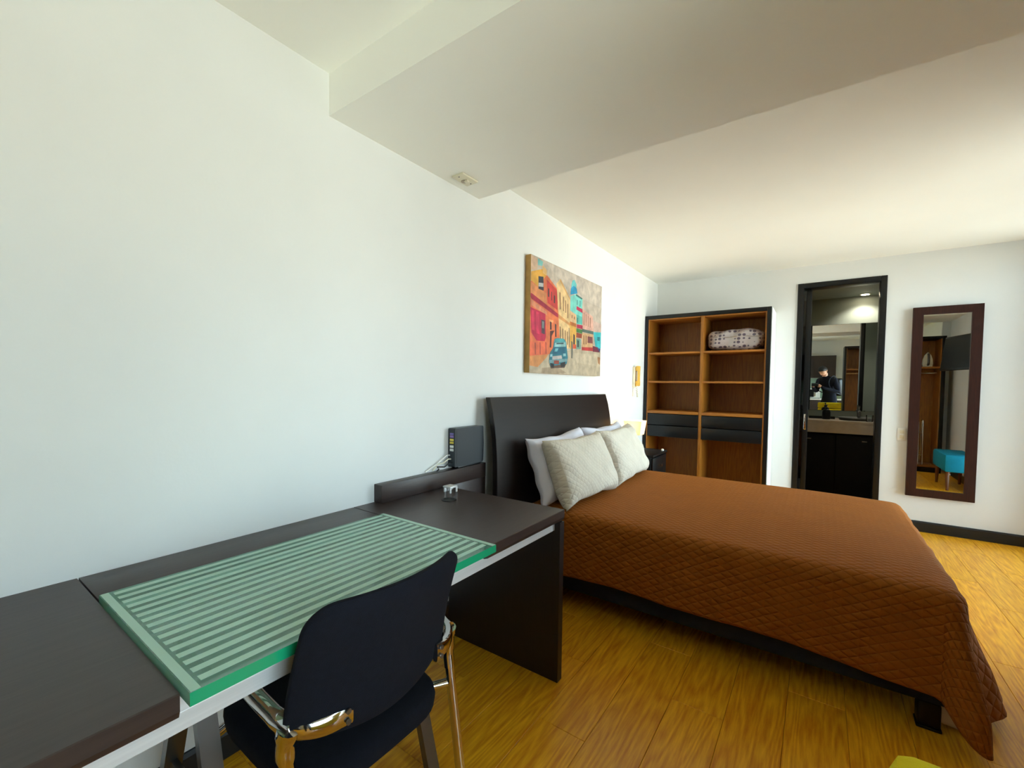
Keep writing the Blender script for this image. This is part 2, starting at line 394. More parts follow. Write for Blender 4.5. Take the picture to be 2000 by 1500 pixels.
mb = MB().lathe((1.66, 6.40, 1.048), [(0.013, 0), (0.013, 0.02), (0.005, 0.024), (0.005, 0.045)], 12).box(1.652, 1.668, 6.355, 6.41, 1.09, 1.10, 0.002)
mb.build('pump', M['base'], s, True)
mb = MB().box(1.50, 1.74, 6.46, 6.60, 0.936, 0.944, 0.003).box(1.50, 1.74, 6.46, 6.466, 0.944, 0.958).box(1.50, 1.74, 6.594, 6.60, 0.944, 0.958)
tag(mb.build('tray', M['black']), 'black rectangular tray lying beside the soap bottle', 'tray')
g = thing('drinking_glass', (2.02, 6.225, 0.936), 'small clear tumbler near the basin on the counter', 'glass')
MB().lathe((2.02, 6.225, 0.936), [(0.026, 0), (0.032, 0.07), (0.030, 0.07), (0.024, 0.006)], 16).build('tumbler', M['glasspane'], g, True)
mr = thing('vanity_mirror', (1.75, 6.735, 1.03), 'wide frameless mirror above the bathroom vanity', 'mirror')
rot = Matrix.Translation((1.75, 6.73, 1.53)) @ Matrix.Rotation(math.radians(0.42), 4, 'Z') @ Matrix.Rotation(math.radians(0.3), 4, 'X')
MB().box(-0.93, 0.93, -0.003, 0.0, -0.505, 0.505).xf(rot).build('silvered_sheet', M['silver'], mr)
MB().box(-0.932, 0.932, 0.0, 0.004, -0.507, 0.507).xf(rot).build('backing', M['base'], mr)
dl = thing('downlight', (1.965, 6.60, BZ), 'small round recessed downlight in the bathroom ceiling', 'light')
MB().lathe((1.965, 6.60, BZ - 0.006), [(0.048, 0), (0.048, 0.005), (0.034, 0.005), (0.034, 0.0)], 24).build('ring', M['white'], dl, True)
MB().lathe((1.965, 6.60, BZ - 0.0085), [(0.033, 0), (0.033, 0.002)], 24).build('lens', emit('downlight_lens', (255, 236, 200), 25), dl)
ld = bpy.data.lights.new('downlight_lamp', 'SPOT'); ld.energy = 8; ld.color = (1, .9, .75); ld.spot_size = 2.2; ld.spot_blend = .6; ld.shadow_soft_size = .03
lo = bpy.data.objects.new('downlight_lamp', ld); COL.objects.link(lo); lo.parent = dl; lo.location = (0, 0, -0.014)

# ================================================================ desk
DY0, DY1 = -1.00, 1.745
dk = thing('desk', (0.36, 0.70, 0), 'long dark brown desk with striped green glass inset and metal frame', 'desk')
def top_slab(y0, y1, x0=0.0, x1=0.725):
    r = 0.018
    poly = [(x0, 0.70), (x1 - r, 0.70), (x1 - 0.005, 0.705), (x1, 0.718), (x1, 0.748), (x1 - 0.002, 0.75), (x0, 0.75)]
    return MB().prism(poly, 'y', y0, y1)
top_slab(DY0, 0.286).build('desktop', M['desk'], dk)
top_slab(1.190, DY1).build('desktop', M['desk'], dk)
bx('rear_strip', M['desk'], dk, 0.0, 0.198, 0.290, 1.186, 0.70, 0.75, 0.001)
bx('backboard', M['desk'], dk, 0.0, 0.052, 1.30, 2.078, 0.751, 0.832, 0.002)
bx('backboard', M['desk'], dk, 0.0, 0.05, DY1 + 0.001, 2.078, 0.40, 0.7505, 0.001)
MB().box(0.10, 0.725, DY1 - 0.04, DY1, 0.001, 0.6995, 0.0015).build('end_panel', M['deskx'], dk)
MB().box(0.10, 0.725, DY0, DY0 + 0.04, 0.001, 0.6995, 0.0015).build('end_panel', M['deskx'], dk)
# aluminium frame and trestles
mb = MB().box(0.672, 0.70, DY0 + 0.04, DY1 - 0.04, 0.664, 0.6995, 0.001).box(0.672, 0.70, 0.287, 1.189, 0.6995, 0.731, 0.001)
mb.build('front_rail', M['alu'], dk)
for yt in (0.42, 1.04):
    def bar(p, q, w=0.022, t=0.012):
        p = Vector(p); q = Vector(q); dv = (q - p).normalized(); n = Vector((dv.z, 0, -dv.x))
        vs = [c + n * sx * t + Vector((0, sy * w, 0)) for c in (p, q) for sx, sy in ((-1, -1), (1, -1), (1, 1), (-1, 1))]
        return MB().add(vs, [(0, 1, 2, 3), (4, 5, 6, 7)] + [(i, (i + 1) % 4, 4 + (i + 1) % 4, 4 + i) for i in range(4)])
    bar((0.395, yt, 0.672), (0.16, yt, 0.004)).build('trestle_leg', M['steel'], dk)
    bar((0.425, yt, 0.672), (0.62, yt, 0.004)).build('trestle_leg', M['steel'], dk)
    bx('trestle_head', M['alu'], dk, 0.10, 0.672, yt - 0.022, yt + 0.022, 0.672, 0.6995, 0.002)
    bx('trestle_tie', M['steel'], dk, 0.27, 0.54, yt - 0.008, yt + 0.008, 0.28, 0.30, 0.001)
# glass inset
GX0, GX1, GY0, GY1, GZ0, GZ1 = 0.200, 0.757, 0.290, 1.186, 0.738, 0.762
sl = MB().box(GX0, GX1, GY0, GY1, GZ0, GZ1)
sl.mi = []
for q in sl.f:
    c = sum((Vector(sl.v[i]) for i in q), Vector()) / 4
    sl.mi.append(0 if abs(c.z - GZ0) < 1e-4 or abs(c.z - GZ1) < 1e-4 else 1 if c.x > GX1 - 0.01 else 2)
gp = sl.build('glass_top', [M['deskglass'], M['glassedge'], M['paleedge']], dk); gp['label'] = 'thick green glass sheet with pale painted stripes'
# clear stripes painted pale: brightness of the lit wall below put in colour
n = 15; pitch = (GX1 - GX0 - 0.05) / n
MB().box(GX0 + 0.002, GX1 - 0.002, GY0 + 0.002, GY0 + 0.018, GZ1 + 0.0002, GZ1 + 0.0006).build('frosted_border', M['palemint'], gp)
MB().box(GX0 + 0.002, GX1 - 0.002, GY1 - 0.018, GY1 - 0.002, GZ1 + 0.0002, GZ1 + 0.0006).build('frosted_border', M['palemint'], gp)
for k in range(n + 1):
    a = GX0 + 0.012 + k * pitch
    MB().box(a, a + pitch * 0.5, GY0 + 0.025, GY1 - 0.025, GZ1 + 0.0002, GZ1 + 0.0006).build('lit_tint_stripe', M['palemint'], gp)
gr = MB().lathe((0.235, 1.545, 0.7502), [(0.036, 0), (0.036, 0.002), (0.033, 0.004), (0.027, 0.004), (0.025, 0.001), (0, 0.001)], 24).build('cable_grommet', M['black'], dk, True)
# things on the desk
c = thing('cable_clip', (0.14, 1.655, 0.7505), 'small silver metal bridge lying on the dark desk near the socket', 'clip')
bx('bridge_plate', M['alu'], c, 0.115, 0.165, 1.635, 1.69, 0.774, 0.782, 0.001)
bx('foot', M['alu'], c, 0.157, 0.165, 1.635, 1.645, 0.7505, 0.774, 0.001)
bx('foot', M['alu'], c, 0.157, 0.165, 1.680, 1.690, 0.7505, 0.774, 0.001)
bx('foot', M['alu'], c, 0.115, 0.123, 1.64, 1.685, 0.7505, 0.774, 0.001)
tag(MB().lathe((0.105, 1.712, 0.7505), [(0.008, 0), (0.010, 0.004), (0.008, 0.012), (0.0, 0.014)], 12).build('plastic_cap', M['white'], None, True), 'tiny white plastic cap on the desk beside the metal bridge', 'cap')
r = thing('router', (0.03, 1.92, 0.8325), 'slate grey upright internet router on the desk backboard', 'router')
mb = MB().prism([(1.80, 0.846), (1.803, 0.842), (2.045, 0.842), (2.052, 0.852), (2.056, 0.95), (2.050, 1.045), (2.044, 1.05), (1.806, 1.05), (1.80, 1.044)], 'x', 0.004, 0.052)
mb.build('case', M['router'], r)
bx('stand', M['black'], r, 0.006, 0.050, 1.83, 2.03, 0.8325, 0.842, 0.002)
bx('seam', M['black'], r, 0.0515, 0.0525, 1.812, 1.814, 0.86, 1.04, 0)
PR = [((120, 110, 180), 1.020, 0.010), ((150, 120, 190), 1.006, 0.012), ((236, 220, 90), 0.988, 0.011), ((226, 205, 70), 0.973, 0.011), ((232, 234, 230), 0.952, 0.013), ((222, 226, 224), 0.934, 0.013)]
for c3, z, h in PR:
    bx('port', mat('port_plastic', c3, 0.4), r, 0.018, 0.042, 1.796, 1.802, z - h / 2, z + h / 2, 0.001)
for k, (yy, zz, mt, nm, lb) in enumerate(((1.62, 0.848, 'white', 'white_cable', 'upper white cable curving from the router down behind the desk'),
                                   (1.67, 0.85, 'offwhite', 'white_cable', 'lower off white cable between the router and the wall'),
                                   (1.70, 0.842, 'black', 'black_cable', 'black power cable running from the router over the backboard'))):
    z0 = 0.905 - 0.02 * k; xx = 0.018 + 0.008 * k
    tag(MB().tube([(xx, 1.796, z0), (xx, 1.775, z0 + 0.002), (xx - 0.002, 1.74, z0 - 0.014), (0.014, 1.70, zz + 0.02 - .004 * k), (0.011, yy + .02, zz - 0.002), (0.010 + .002 * k, yy, zz - 0.0105)], 0.0035, 8).build(nm, M[mt], None, True), lb, 'cable')

# ================================================================ chair
ch = thing('office_chair', (0.55, 0.71, 0), 'black fabric chair with polished chrome frame pushed under the desk', 'chair')
CY = 0.707
def backrest():
    nu, nv = 22, 16; vs = []; fs = []
    for side in (1, -1):
        for i in range(nu + 1):
            for j in range(nv + 1):
                a = -1 + 2 * i / nu; b = j / nv
                hw = 0.236 - 0.008 * b
                # rounded corners by a superellipse of the outline
                bb = 2 * b - 1
                yy = CY - 0.020 + a * (hw - 0.022 * (max(0, abs(bb) - 0.72) / 0.28) ** 3)
                top = 0.862 - 0.004 * a * a; bot = 0.530 + 0.03 * a * a
                tz = (max(0, abs(a) - 0.75) / 0.25) ** 3 * 0.018
                zz = bot + tz * 0.7 + (top - tz - bot - tz * 0.7) * b
                edge = (1 - abs(a) ** 10) * (1 - abs(bb) ** 10)
                xx = 0.765 + 0.072 * b ** 1.5 - 0.055 * a * a + 0.012 + side * (0.006 + 0.014 * max(edge, 0) ** 0.5)
                vs.append((xx, yy, zz))
    o = (nu + 1) * (nv + 1)
    for i in range(nu):
        for j in range(nv):
            q = [i * (nv + 1) + j, (i + 1) * (nv + 1) + j, (i + 1) * (nv + 1) + j + 1, i * (nv + 1) + j + 1]
            fs.append(q); fs.append([k + o for k in q[::-1]])
    rim = [i * (nv + 1) for i in range(nu + 1)] + [nu * (nv + 1) + j for j in range(1, nv + 1)] + [i * (nv + 1) + nv for i in range(nu - 1, -1, -1)] + [j for j in range(nv - 1, 0, -1)]
    for k in range(len(rim)):
        a, b = rim[k], rim[(k + 1) % len(rim)]; fs.append((a, b, b + o, a + o))
    return MB().add(vs, fs)
o = backrest().build('backrest', M['fab_black'], ch, True)
md = o.modifiers.new('soft', 'SUBSURF'); md.levels = 1; md.render_levels = 1
mb = MB()
poly = []
for k in range(40):
    q = 2 * PI * k / 40; cx, sy = math.cos(q), math.sin(q)
    poly.append((0.525 + 0.235 * math.copysign(abs(cx) ** 0.45, cx), CY + 0.225 * math.copysign(abs(sy) ** 0.45, sy)))
ring = []; fs = []
lay = [(0.395, 0.93), (0.400, 0.985), (0.425, 1.0), (0.445, 0.985), (0.455, 0.94), (0.460, 0.80), (0.461, 0.4)]
for z, s in lay:
    ring += [(0.525 + (p[0] - 0.525) * s, CY + (p[1] - CY) * s, z - 0.02 * ((p[0] - 0.3) ** 2) * (z > .44)) for p in poly]
for j in range(len(lay) - 1):
    for k in range(40):
        fs.append((j * 40 + k, j * 40 + (k + 1) % 40, (j + 1) * 40 + (k + 1) % 40, (j + 1) * 40 + k))
fs.append(tuple(range(40))[::-1]); fs.append(tuple((len(lay) - 1) * 40 + k for k in range(40)))
mb.add(ring, fs).build('seat', M['fab_black'], ch, True)
def smooth_path(pts, n=5):
    P = [Vector(p) for p in pts]; out = []
    for i in range(len(P) - 1):
        p0, p1, p2, p3 = P[max(i - 1, 0)], P[i], P[i + 1], P[min(i + 2, len(P) - 1)]
        for k in range(n):
            t = k / n
            out.append(0.5 * ((2 * p1) + (p2 - p0) * t + (2 * p0 - 5 * p1 + 4 * p2 - p3) * t * t + (3 * p1 - p0 - 3 * p2 + p3) * t ** 3))
    return out + [P[-1]]
for s in (-1, 1):
    ys = CY + s * 0.245
    # cast bracket: plate on the back, knuckle, stem and forward arm stub
    pts = smooth_path([(0.782, CY + s * 0.13, 0.588), (0.770, CY + s * 0.185, 0.585), (0.742, ys - s * 0.02, 0.588), (0.700, ys, 0.592)], 5)
    mb = MB(); k = len(pts)
    vs = []; fs = []
    for i, p in enumerate(pts):
        t = i / (k - 1); hh = 0.024 - 0.004 * math.sin(PI * t); th = 0.008 + 0.008 * t
        tan = (pts[min(i + 1, k - 1)] - pts[max(i - 1, 0)]).normalized(); nrm = Vector((-tan.y, tan.x, 0)).normalized()
        for q in range(10):
            a = 2 * PI * q / 10; ca, sa = math.cos(a), math.sin(a)
            vs.append(p + nrm * th * math.copysign(abs(ca) ** .6, ca) + Vector((0, 0, hh * math.copysign(abs(sa) ** .6, sa))))
    for i in range(k - 1):
        for q in range(10):
            fs.append((i * 10 + q, i * 10 + (q + 1) % 10, (i + 1) * 10 + (q + 1) % 10, (i + 1) * 10 + q))
    fs += [tuple(range(10))[::-1], tuple((k - 1) * 10 + q for q in range(10))]
    mb.add(vs, fs)
    mb.tube(smooth_path([(0.735, ys - s * .008, 0.590), (0.690, ys, 0.596), (0.62, ys + s * 0.004, 0.607), (0.54, ys + s * 0.002, 0.612), (0.47, ys, 0.606)], 4), [0.020] * 5 + [0.0185] * 6 + [0.017] * 5 + [0.012], 12)
    mb.tube(smooth_path([(0.728, ys - s * 0.004, 0.592), (0.722, ys, 0.555), (0.727, ys, 0.51), (0.732, ys, 0.475)], 4), [0.024] * 3 + [0.02] * 4 + [0.0155] * 6, 14)
    o = mb.build('cast_bracket', M['chrome'], ch, True)
    for zz in (0.600, 0.577):
        MB().lathe((0.793, CY + s * 0.145, zz), [(0.006, -0.003), (0.006, 0.001), (0.0, 0.001)], 12, axis='x').build('screw', M['steel'], o, True)
    MB().tube([(0.732, ys, 0.476), (0.800, ys + s * 0.006, 0.004)], 0.0135, 14).build('rear_leg', M['chrome'], ch, True)
    MB().tube(smooth_path([(0.47, ys, 0.60), (0.40, ys, 0.585), (0.355, ys, 0.53), (0.335, ys, 0.40), (0.295, ys, 0.004)], 5), 0.0135, 12).build('front_leg', M['chrome'], ch, True)
    MB().tube([(0.735, ys, 0.43), (0.70, CY + s * 0.20, 0.425)], 0.012, 10).build('seat_mount', M['chrome'], ch, True)
    MB().tube([(0.33, ys, 0.36), (0.36, CY + s * 0.19, 0.40)], 0.012, 10).build('seat_mount', M['chrome'], ch, True)

for o in ch.children:
    o.location.x += 0.03
PAINT = [
((205,190,172),[(0.0,1.0),(1.0,1.0),(1.0,0.0),(0.0,0.0)]),
((214,200,184),[(0.157,0.989),(0.997,0.994),(1.0,0.765),(0.555,0.786),(0.264,0.927)]),
((196,178,150),[(0.0,0.0),(1.0,0.0),(0.997,0.268),(0.592,0.26),(0.217,0.173),(0.004,0.135)]),
((172,150,122),[(0.141,0.047),(0.326,0.068),(0.451,0.016),(0.308,0.0),(0.134,0.001)]),
((206,188,160),[(0.541,0.217),(0.928,0.241),(0.92,0.11),(0.602,0.124)]),
((226,150,84),[(0.0,0.146),(0.217,0.177),(0.187,0.138),(0.09,0.051),(0.0,0.06)]),
((220,184,154),[(0.0,0.996),(0.072,0.981),(0.069,0.891),(0.0,0.866)]),
((130,205,200),[(0.074,0.99),(0.134,0.98),(0.126,0.94),(0.076,0.932)]),
((238,120,72),[(0.0,0.77),(0.096,0.876),(0.188,0.875),(0.322,0.782),(0.358,0.197),(0.0,0.142),(0.0,0.522)]),
((232,172,62),[(0.003,0.855),(0.141,0.921),(0.172,0.869),(0.079,0.749),(0.002,0.78)]),
((236,150,92),[(0.002,0.768),(0.079,0.749),(0.177,0.714),(0.185,0.617),(0.005,0.664)]),
((218,62,56),[(0.179,0.839),(0.317,0.776),(0.318,0.595),(0.194,0.634)]),
((240,190,120),[(0.128,0.949),(0.179,0.922),(0.177,0.871),(0.133,0.881)]),
((48,50,62),[(0.083,0.839),(0.141,0.851),(0.146,0.729),(0.086,0.731)]),
((198,198,196),[(0.087,0.784),(0.142,0.795),(0.141,0.761),(0.086,0.751)]),
((70,45,45),[(0.196,0.769),(0.212,0.764),(0.214,0.691),(0.198,0.69)]),
((70,45,45),[(0.27,0.723),(0.284,0.719),(0.285,0.651),(0.271,0.651)]),
((70,45,45),[(0.237,0.748),(0.246,0.745),(0.248,0.667),(0.239,0.668)]),
((178,28,62),[(0.0,0.672),(0.014,0.674),(0.326,0.563),(0.329,0.525),(0.013,0.627),(0.0,0.64)]),
((236,150,110),[(0.008,0.622),(0.189,0.552),(0.192,0.52),(0.012,0.572)]),
((205,26,72),[(0.0,0.556),(0.171,0.53),(0.18,0.322),(0.166,0.286),(0.073,0.28),(0.015,0.342)]),
((235,50,95),[(0.015,0.534),(0.04,0.532),(0.047,0.363),(0.022,0.366)]),
((235,50,95),[(0.063,0.53),(0.096,0.526),(0.104,0.341),(0.071,0.344)]),
((96,62,74),[(0.122,0.472),(0.165,0.471),(0.167,0.348),(0.127,0.352)]),
((140,150,150),[(0.134,0.459),(0.155,0.458),(0.155,0.398),(0.134,0.399)]),
((240,112,72),[(0.0,0.262),(0.198,0.284),(0.198,0.171),(0.0,0.142)]),
((130,50,45),[(0.054,0.263),(0.062,0.26),(0.066,0.157),(0.059,0.159)]),
((130,50,45),[(0.109,0.271),(0.117,0.268),(0.121,0.164),(0.114,0.167)]),
((130,50,45),[(0.177,0.281),(0.184,0.278),(0.189,0.174),(0.181,0.177)]),
((240,124,72),[(0.189,0.55),(0.341,0.526),(0.358,0.206),(0.203,0.18)]),
((250,170,110),[(0.216,0.492),(0.267,0.49),(0.268,0.47),(0.218,0.468)]),
((70,45,45),[(0.226,0.476),(0.247,0.468),(0.248,0.401),(0.228,0.4)]),
((70,45,45),[(0.288,0.465),(0.307,0.458),(0.312,0.343),(0.294,0.344)]),
((92,42,32),[(0.23,0.388),(0.284,0.399),(0.251,0.346),(0.248,0.238),(0.227,0.238)]),
((243,204,144),[(0.3,0.836),(0.351,0.896),(0.484,0.739),(0.494,0.498),(0.498,0.257),(0.359,0.24),(0.333,0.551)]),
((225,170,100),[(0.351,0.896),(0.486,0.744),(0.488,0.722),(0.346,0.872)]),
((135,90,60),[(0.339,0.769),(0.353,0.766),(0.36,0.61),(0.347,0.61)]),
((135,90,60),[(0.387,0.739),(0.398,0.736),(0.404,0.603),(0.393,0.603)]),
((135,90,60),[(0.418,0.712),(0.428,0.709),(0.433,0.592),(0.423,0.593)]),
((135,90,60),[(0.449,0.685),(0.46,0.682),(0.466,0.546),(0.455,0.547)]),
((225,160,96),[(0.332,0.562),(0.511,0.494),(0.512,0.472),(0.335,0.524)]),
((135,90,60),[(0.35,0.452),(0.363,0.447),(0.369,0.318),(0.356,0.319)]),
((135,90,60),[(0.386,0.437),(0.399,0.433),(0.404,0.314),(0.391,0.316)]),
((135,90,60),[(0.419,0.426),(0.431,0.422),(0.436,0.302),(0.424,0.304)]),
((135,90,60),[(0.45,0.418),(0.461,0.414),(0.466,0.288),(0.456,0.29)]),
((140,120,110),[(0.473,0.458),(0.484,0.454),(0.494,0.265),(0.483,0.268)]),
((243,198,146),[(0.492,0.625),(0.585,0.597),(0.583,0.513),(0.493,0.522)]),
((135,90,60),[(0.514,0.592),(0.525,0.589),(0.523,0.558),(0.513,0.559)]),
((135,90,60),[(0.549,0.582),(0.56,0.578),(0.558,0.551),(0.547,0.553)]),
((238,182,80),[(0.486,0.521),(0.584,0.514),(0.592,0.264),(0.496,0.255)]),
((210,120,50),[(0.49,0.522),(0.584,0.514),(0.585,0.479),(0.492,0.486)]),
((70,60,60),[(0.541,0.407),(0.566,0.398),(0.569,0.302),(0.544,0.302)]),
((215,90,50),[(0.54,0.303),(0.589,0.307),(0.589,0.265),(0.538,0.26)]),
((110,205,205),[(0.502,0.881),(0.515,0.927),(0.544,0.943),(0.578,0.905),(0.572,0.847),(0.498,0.825)]),
((128,218,204),[(0.495,0.769),(0.574,0.81),(0.673,0.79),(0.67,0.684),(0.674,0.522),(0.588,0.514),(0.582,0.606),(0.491,0.63)]),
((30,160,208),[(0.49,0.782),(0.496,0.845),(0.534,0.882),(0.58,0.868),(0.592,0.819)]),
((60,120,110),[(0.574,0.81),(0.673,0.79),(0.659,0.775),(0.569,0.792)]),
((70,140,140),[(0.585,0.757),(0.597,0.754),(0.596,0.704),(0.585,0.705)]),
((70,140,140),[(0.628,0.759),(0.64,0.756),(0.64,0.696),(0.628,0.697)]),
((202,26,76),[(0.583,0.693),(0.675,0.678),(0.673,0.64),(0.581,0.657)]),
((95,190,175),[(0.584,0.608),(0.671,0.599),(0.674,0.522),(0.588,0.514)]),
((60,120,110),[(0.595,0.582),(0.609,0.578),(0.608,0.529),(0.594,0.53)]),
((192,30,72),[(0.591,0.511),(0.682,0.514),(0.68,0.476),(0.591,0.474)]),
((74,134,64),[(0.588,0.472),(0.68,0.468),(0.674,0.427),(0.587,0.433)]),
((168,72,34),[(0.587,0.428),(0.675,0.425),(0.669,0.379),(0.584,0.377)]),
((120,160,140),[(0.585,0.368),(0.658,0.368),(0.657,0.266),(0.59,0.259)]),
((50,60,60),[(0.602,0.357),(0.628,0.348),(0.629,0.283),(0.603,0.283)]),
((228,176,156),[(0.671,0.685),(0.848,0.635),(0.862,0.481),(0.684,0.476)]),
((135,90,60),[(0.694,0.652),(0.703,0.649),(0.708,0.521),(0.699,0.523)]),
((135,90,60),[(0.728,0.64),(0.738,0.638),(0.741,0.517),(0.732,0.52)]),
((135,90,60),[(0.763,0.628),(0.772,0.626),(0.775,0.514),(0.766,0.516)]),
((135,90,60),[(0.798,0.617),(0.808,0.614),(0.81,0.511),(0.8,0.513)]),
((92,112,102),[(0.677,0.479),(0.862,0.481),(0.861,0.446),(0.676,0.448)]),
((218,172,122),[(0.677,0.439),(0.856,0.445),(0.859,0.282),(0.674,0.268)]),
((135,90,60),[(0.696,0.419),(0.709,0.414),(0.711,0.321),(0.698,0.323)]),
((135,90,60),[(0.733,0.42),(0.747,0.415),(0.749,0.327),(0.735,0.328)]),
((134,72,72),[(0.764,0.415),(0.85,0.417),(0.852,0.348),(0.764,0.346)]),
((192,52,52),[(0.672,0.29),(0.874,0.308),(0.877,0.267),(0.675,0.258)]),
((216,184,168),[(0.854,0.6),(1.0,0.579),(1.0,0.495),(0.862,0.481)]),
((60,190,196),[(0.862,0.473),(0.999,0.489),(1.0,0.31),(0.907,0.308)]),
((30,120,130),[(0.931,0.432),(0.982,0.435),(0.977,0.388),(0.931,0.391)]),
((122,42,62),[(0.853,0.323),(0.956,0.316),(0.98,0.264),(0.858,0.261)]),
((50,80,132),[(0.936,0.312),(0.995,0.307),(0.98,0.264)]),
((170,120,80),[(0.943,0.212),(0.991,0.207),(0.991,0.126),(0.955,0.143)]),
((110,110,100),[(0.512,0.335),(0.533,0.324),(0.54,0.235),(0.534,0.161),(0.518,0.166),(0.516,0.241)]),
((96,70,52),[(0.229,0.085),(0.248,0.046),(0.304,0.054),(0.423,0.062),(0.457,0.112),(0.347,0.112)]),
((38,120,136),[(0.285,0.322),(0.319,0.336),(0.409,0.341),(0.443,0.311),(0.455,0.234),(0.469,0.166),(0.454,0.103),(0.241,0.068),(0.221,0.117),(0.232,0.191),(0.268,0.237)]),
((80,168,170),[(0.287,0.319),(0.319,0.334),(0.409,0.34),(0.43,0.311),(0.281,0.293)]),
((150,198,198),[(0.289,0.289),(0.438,0.311),(0.433,0.268),(0.285,0.249)]),
((60,90,95),[(0.31,0.289),(0.406,0.303),(0.404,0.289),(0.311,0.276)]),
((24,100,124),[(0.273,0.244),(0.444,0.263),(0.42,0.195),(0.259,0.178)]),
((110,185,195),[(0.297,0.236),(0.337,0.241),(0.322,0.21),(0.287,0.206)]),
((150,200,205),[(0.233,0.175),(0.263,0.182),(0.262,0.158),(0.235,0.151)]),
((150,200,205),[(0.401,0.198),(0.438,0.202),(0.44,0.176),(0.405,0.172)]),
((196,186,180),[(0.262,0.16),(0.38,0.179),(0.39,0.149),(0.262,0.129)]),
((120,160,165),[(0.221,0.123),(0.457,0.154),(0.465,0.127),(0.226,0.093)]),
((145,62,42),[(0.282,0.124),(0.348,0.128),(0.348,0.093),(0.281,0.091)]),
((30,28,30),[(0.237,0.098),(0.285,0.088),(0.281,0.055),(0.247,0.058)]),
((30,28,30),[(0.365,0.103),(0.434,0.123),(0.426,0.075),(0.374,0.066)]),
]
# ================================================================ bed
def quilt(name, rgb, cell, strength, rough=0.8, sheen=0.0, flat=1.0):
    """woven cover with stitched diamonds (fine relief from the uv map)"""
    mt = mat(name, rgb, rough, var=0.05, scale=12, spec=0.25, sheen=sheen)
    nt = mt.node_tree; N = nt.nodes; K = nt.links; b = N['Principled BSDF']
    uv = N.new('ShaderNodeUVMap'); sp = N.new('ShaderNodeSeparateXYZ'); K.new(uv.outputs[0], sp.inputs[0])
    def mth(op, a, bb=None, c=None):
        n = N.new('ShaderNodeMath'); n.operation = op
        for i, x in enumerate((a, bb, c)):
            if x is None:
                continue
            if isinstance(x, (int, float)):
                n.inputs[i].default_value = x
            else:
                K.new(x, n.inputs[i])
        return n.outputs[0]
    su = mth('MULTIPLY', sp.outputs[0], flat)
    p = mth('ABSOLUTE', mth('SINE', mth('MULTIPLY', mth('ADD', su, sp.outputs[1]), PI / cell)))
    q = mth('ABSOLUTE', mth('SINE', mth('MULTIPLY', mth('SUBTRACT', su, sp.outputs[1]), PI / cell)))
    hgt = mth('POWER', mth('MINIMUM', p, q), 0.5)
    bp = N.new('ShaderNodeBump'); bp.inputs['Strength'].default_value = strength; bp.inputs['Distance'].default_value = 0.006
    K.new(hgt, bp.inputs['Height']); K.new(bp.outputs[0], b.inputs['Normal'])
    return mt
M['cover'] = quilt('rust_brown_quilted_cotton', (150, 84, 10), 0.036, 0.9, 0.75, 0.0, 0.62)
M['lining'] = mat('beige_quilt_lining', (190, 160, 130), 0.85)
M['sham'] = quilt('ivory_quilted_cotton', (214, 206, 190), 0.038, 0.55, 0.8)

bd = thing('bed', (1.05, 3.1, 0), 'double bed with dark curved headboard and charcoal fabric base', 'bed')
prof = [(0.040, 1.212), (0.060, 1.13), (0.076, 1.05), (0.087, 0.97), (0.093, 0.89), (0.097, 0.80), (0.099, 0.70), (0.100, 0.5), (0.100, 0.30), (0.100, 0.02)]
poly = [(a + 0.034 - (0.004 if k == 0 else 0), z) for k, (a, z) in enumerate(prof)] + [(a, z) for a, z in prof[::-1]]
HY0, HY1 = 2.082, 3.845
vs = [(p[0], y, p[1]) for y in (HY0, HY1) for p in poly]; n = len(poly); k = len(prof)
fs = [(i, (i + 1) % n, n + (i + 1) % n, n + i) for i in range(n)]
for o in (0, n):
    fs += [(o + i, o + i + 1, o + n - 2 - i, o + n - 1 - i) for i in range(k - 1)]
o = MB().add(vs, fs).build('headboard', M['head'], bd, True)
md = o.modifiers.new('edge', 'BEVEL'); md.width = 0.004; md.segments = 2; md.limit_method = 'ANGLE'
BY_0, BY_1, BXE = 2.335, 3.885, 2.03
bx('base', M['bedbase'], bd, 0.192, BXE, BY_0, BY_1, 0.105, 0.315, 0.012)
bx('piping', M['bedbase'], bd, 0.20, BXE + 0.004, BY_0 - 0.004, BY_1 + 0.004, 0.235, 0.245, 0.003)
bx('mattress', M['linen'], bd, 0.195, 1.94, BY_0 + 0.01, BY_1 + 0.0, 0.316, 0.535, 0.05)
for lx in (0.32, 1.955):
    for ly in (2.375, 3.84):
        MB().box(lx - 0.033, lx + 0.033, ly - 0.033, ly + 0.033, 0.012, 0.105, 0.008).box(lx - 0.036, lx + 0.036, ly - 0.036, ly + 0.036, 0.0005, 0.012, 0.004).build('leg', M['black'], bd, True)

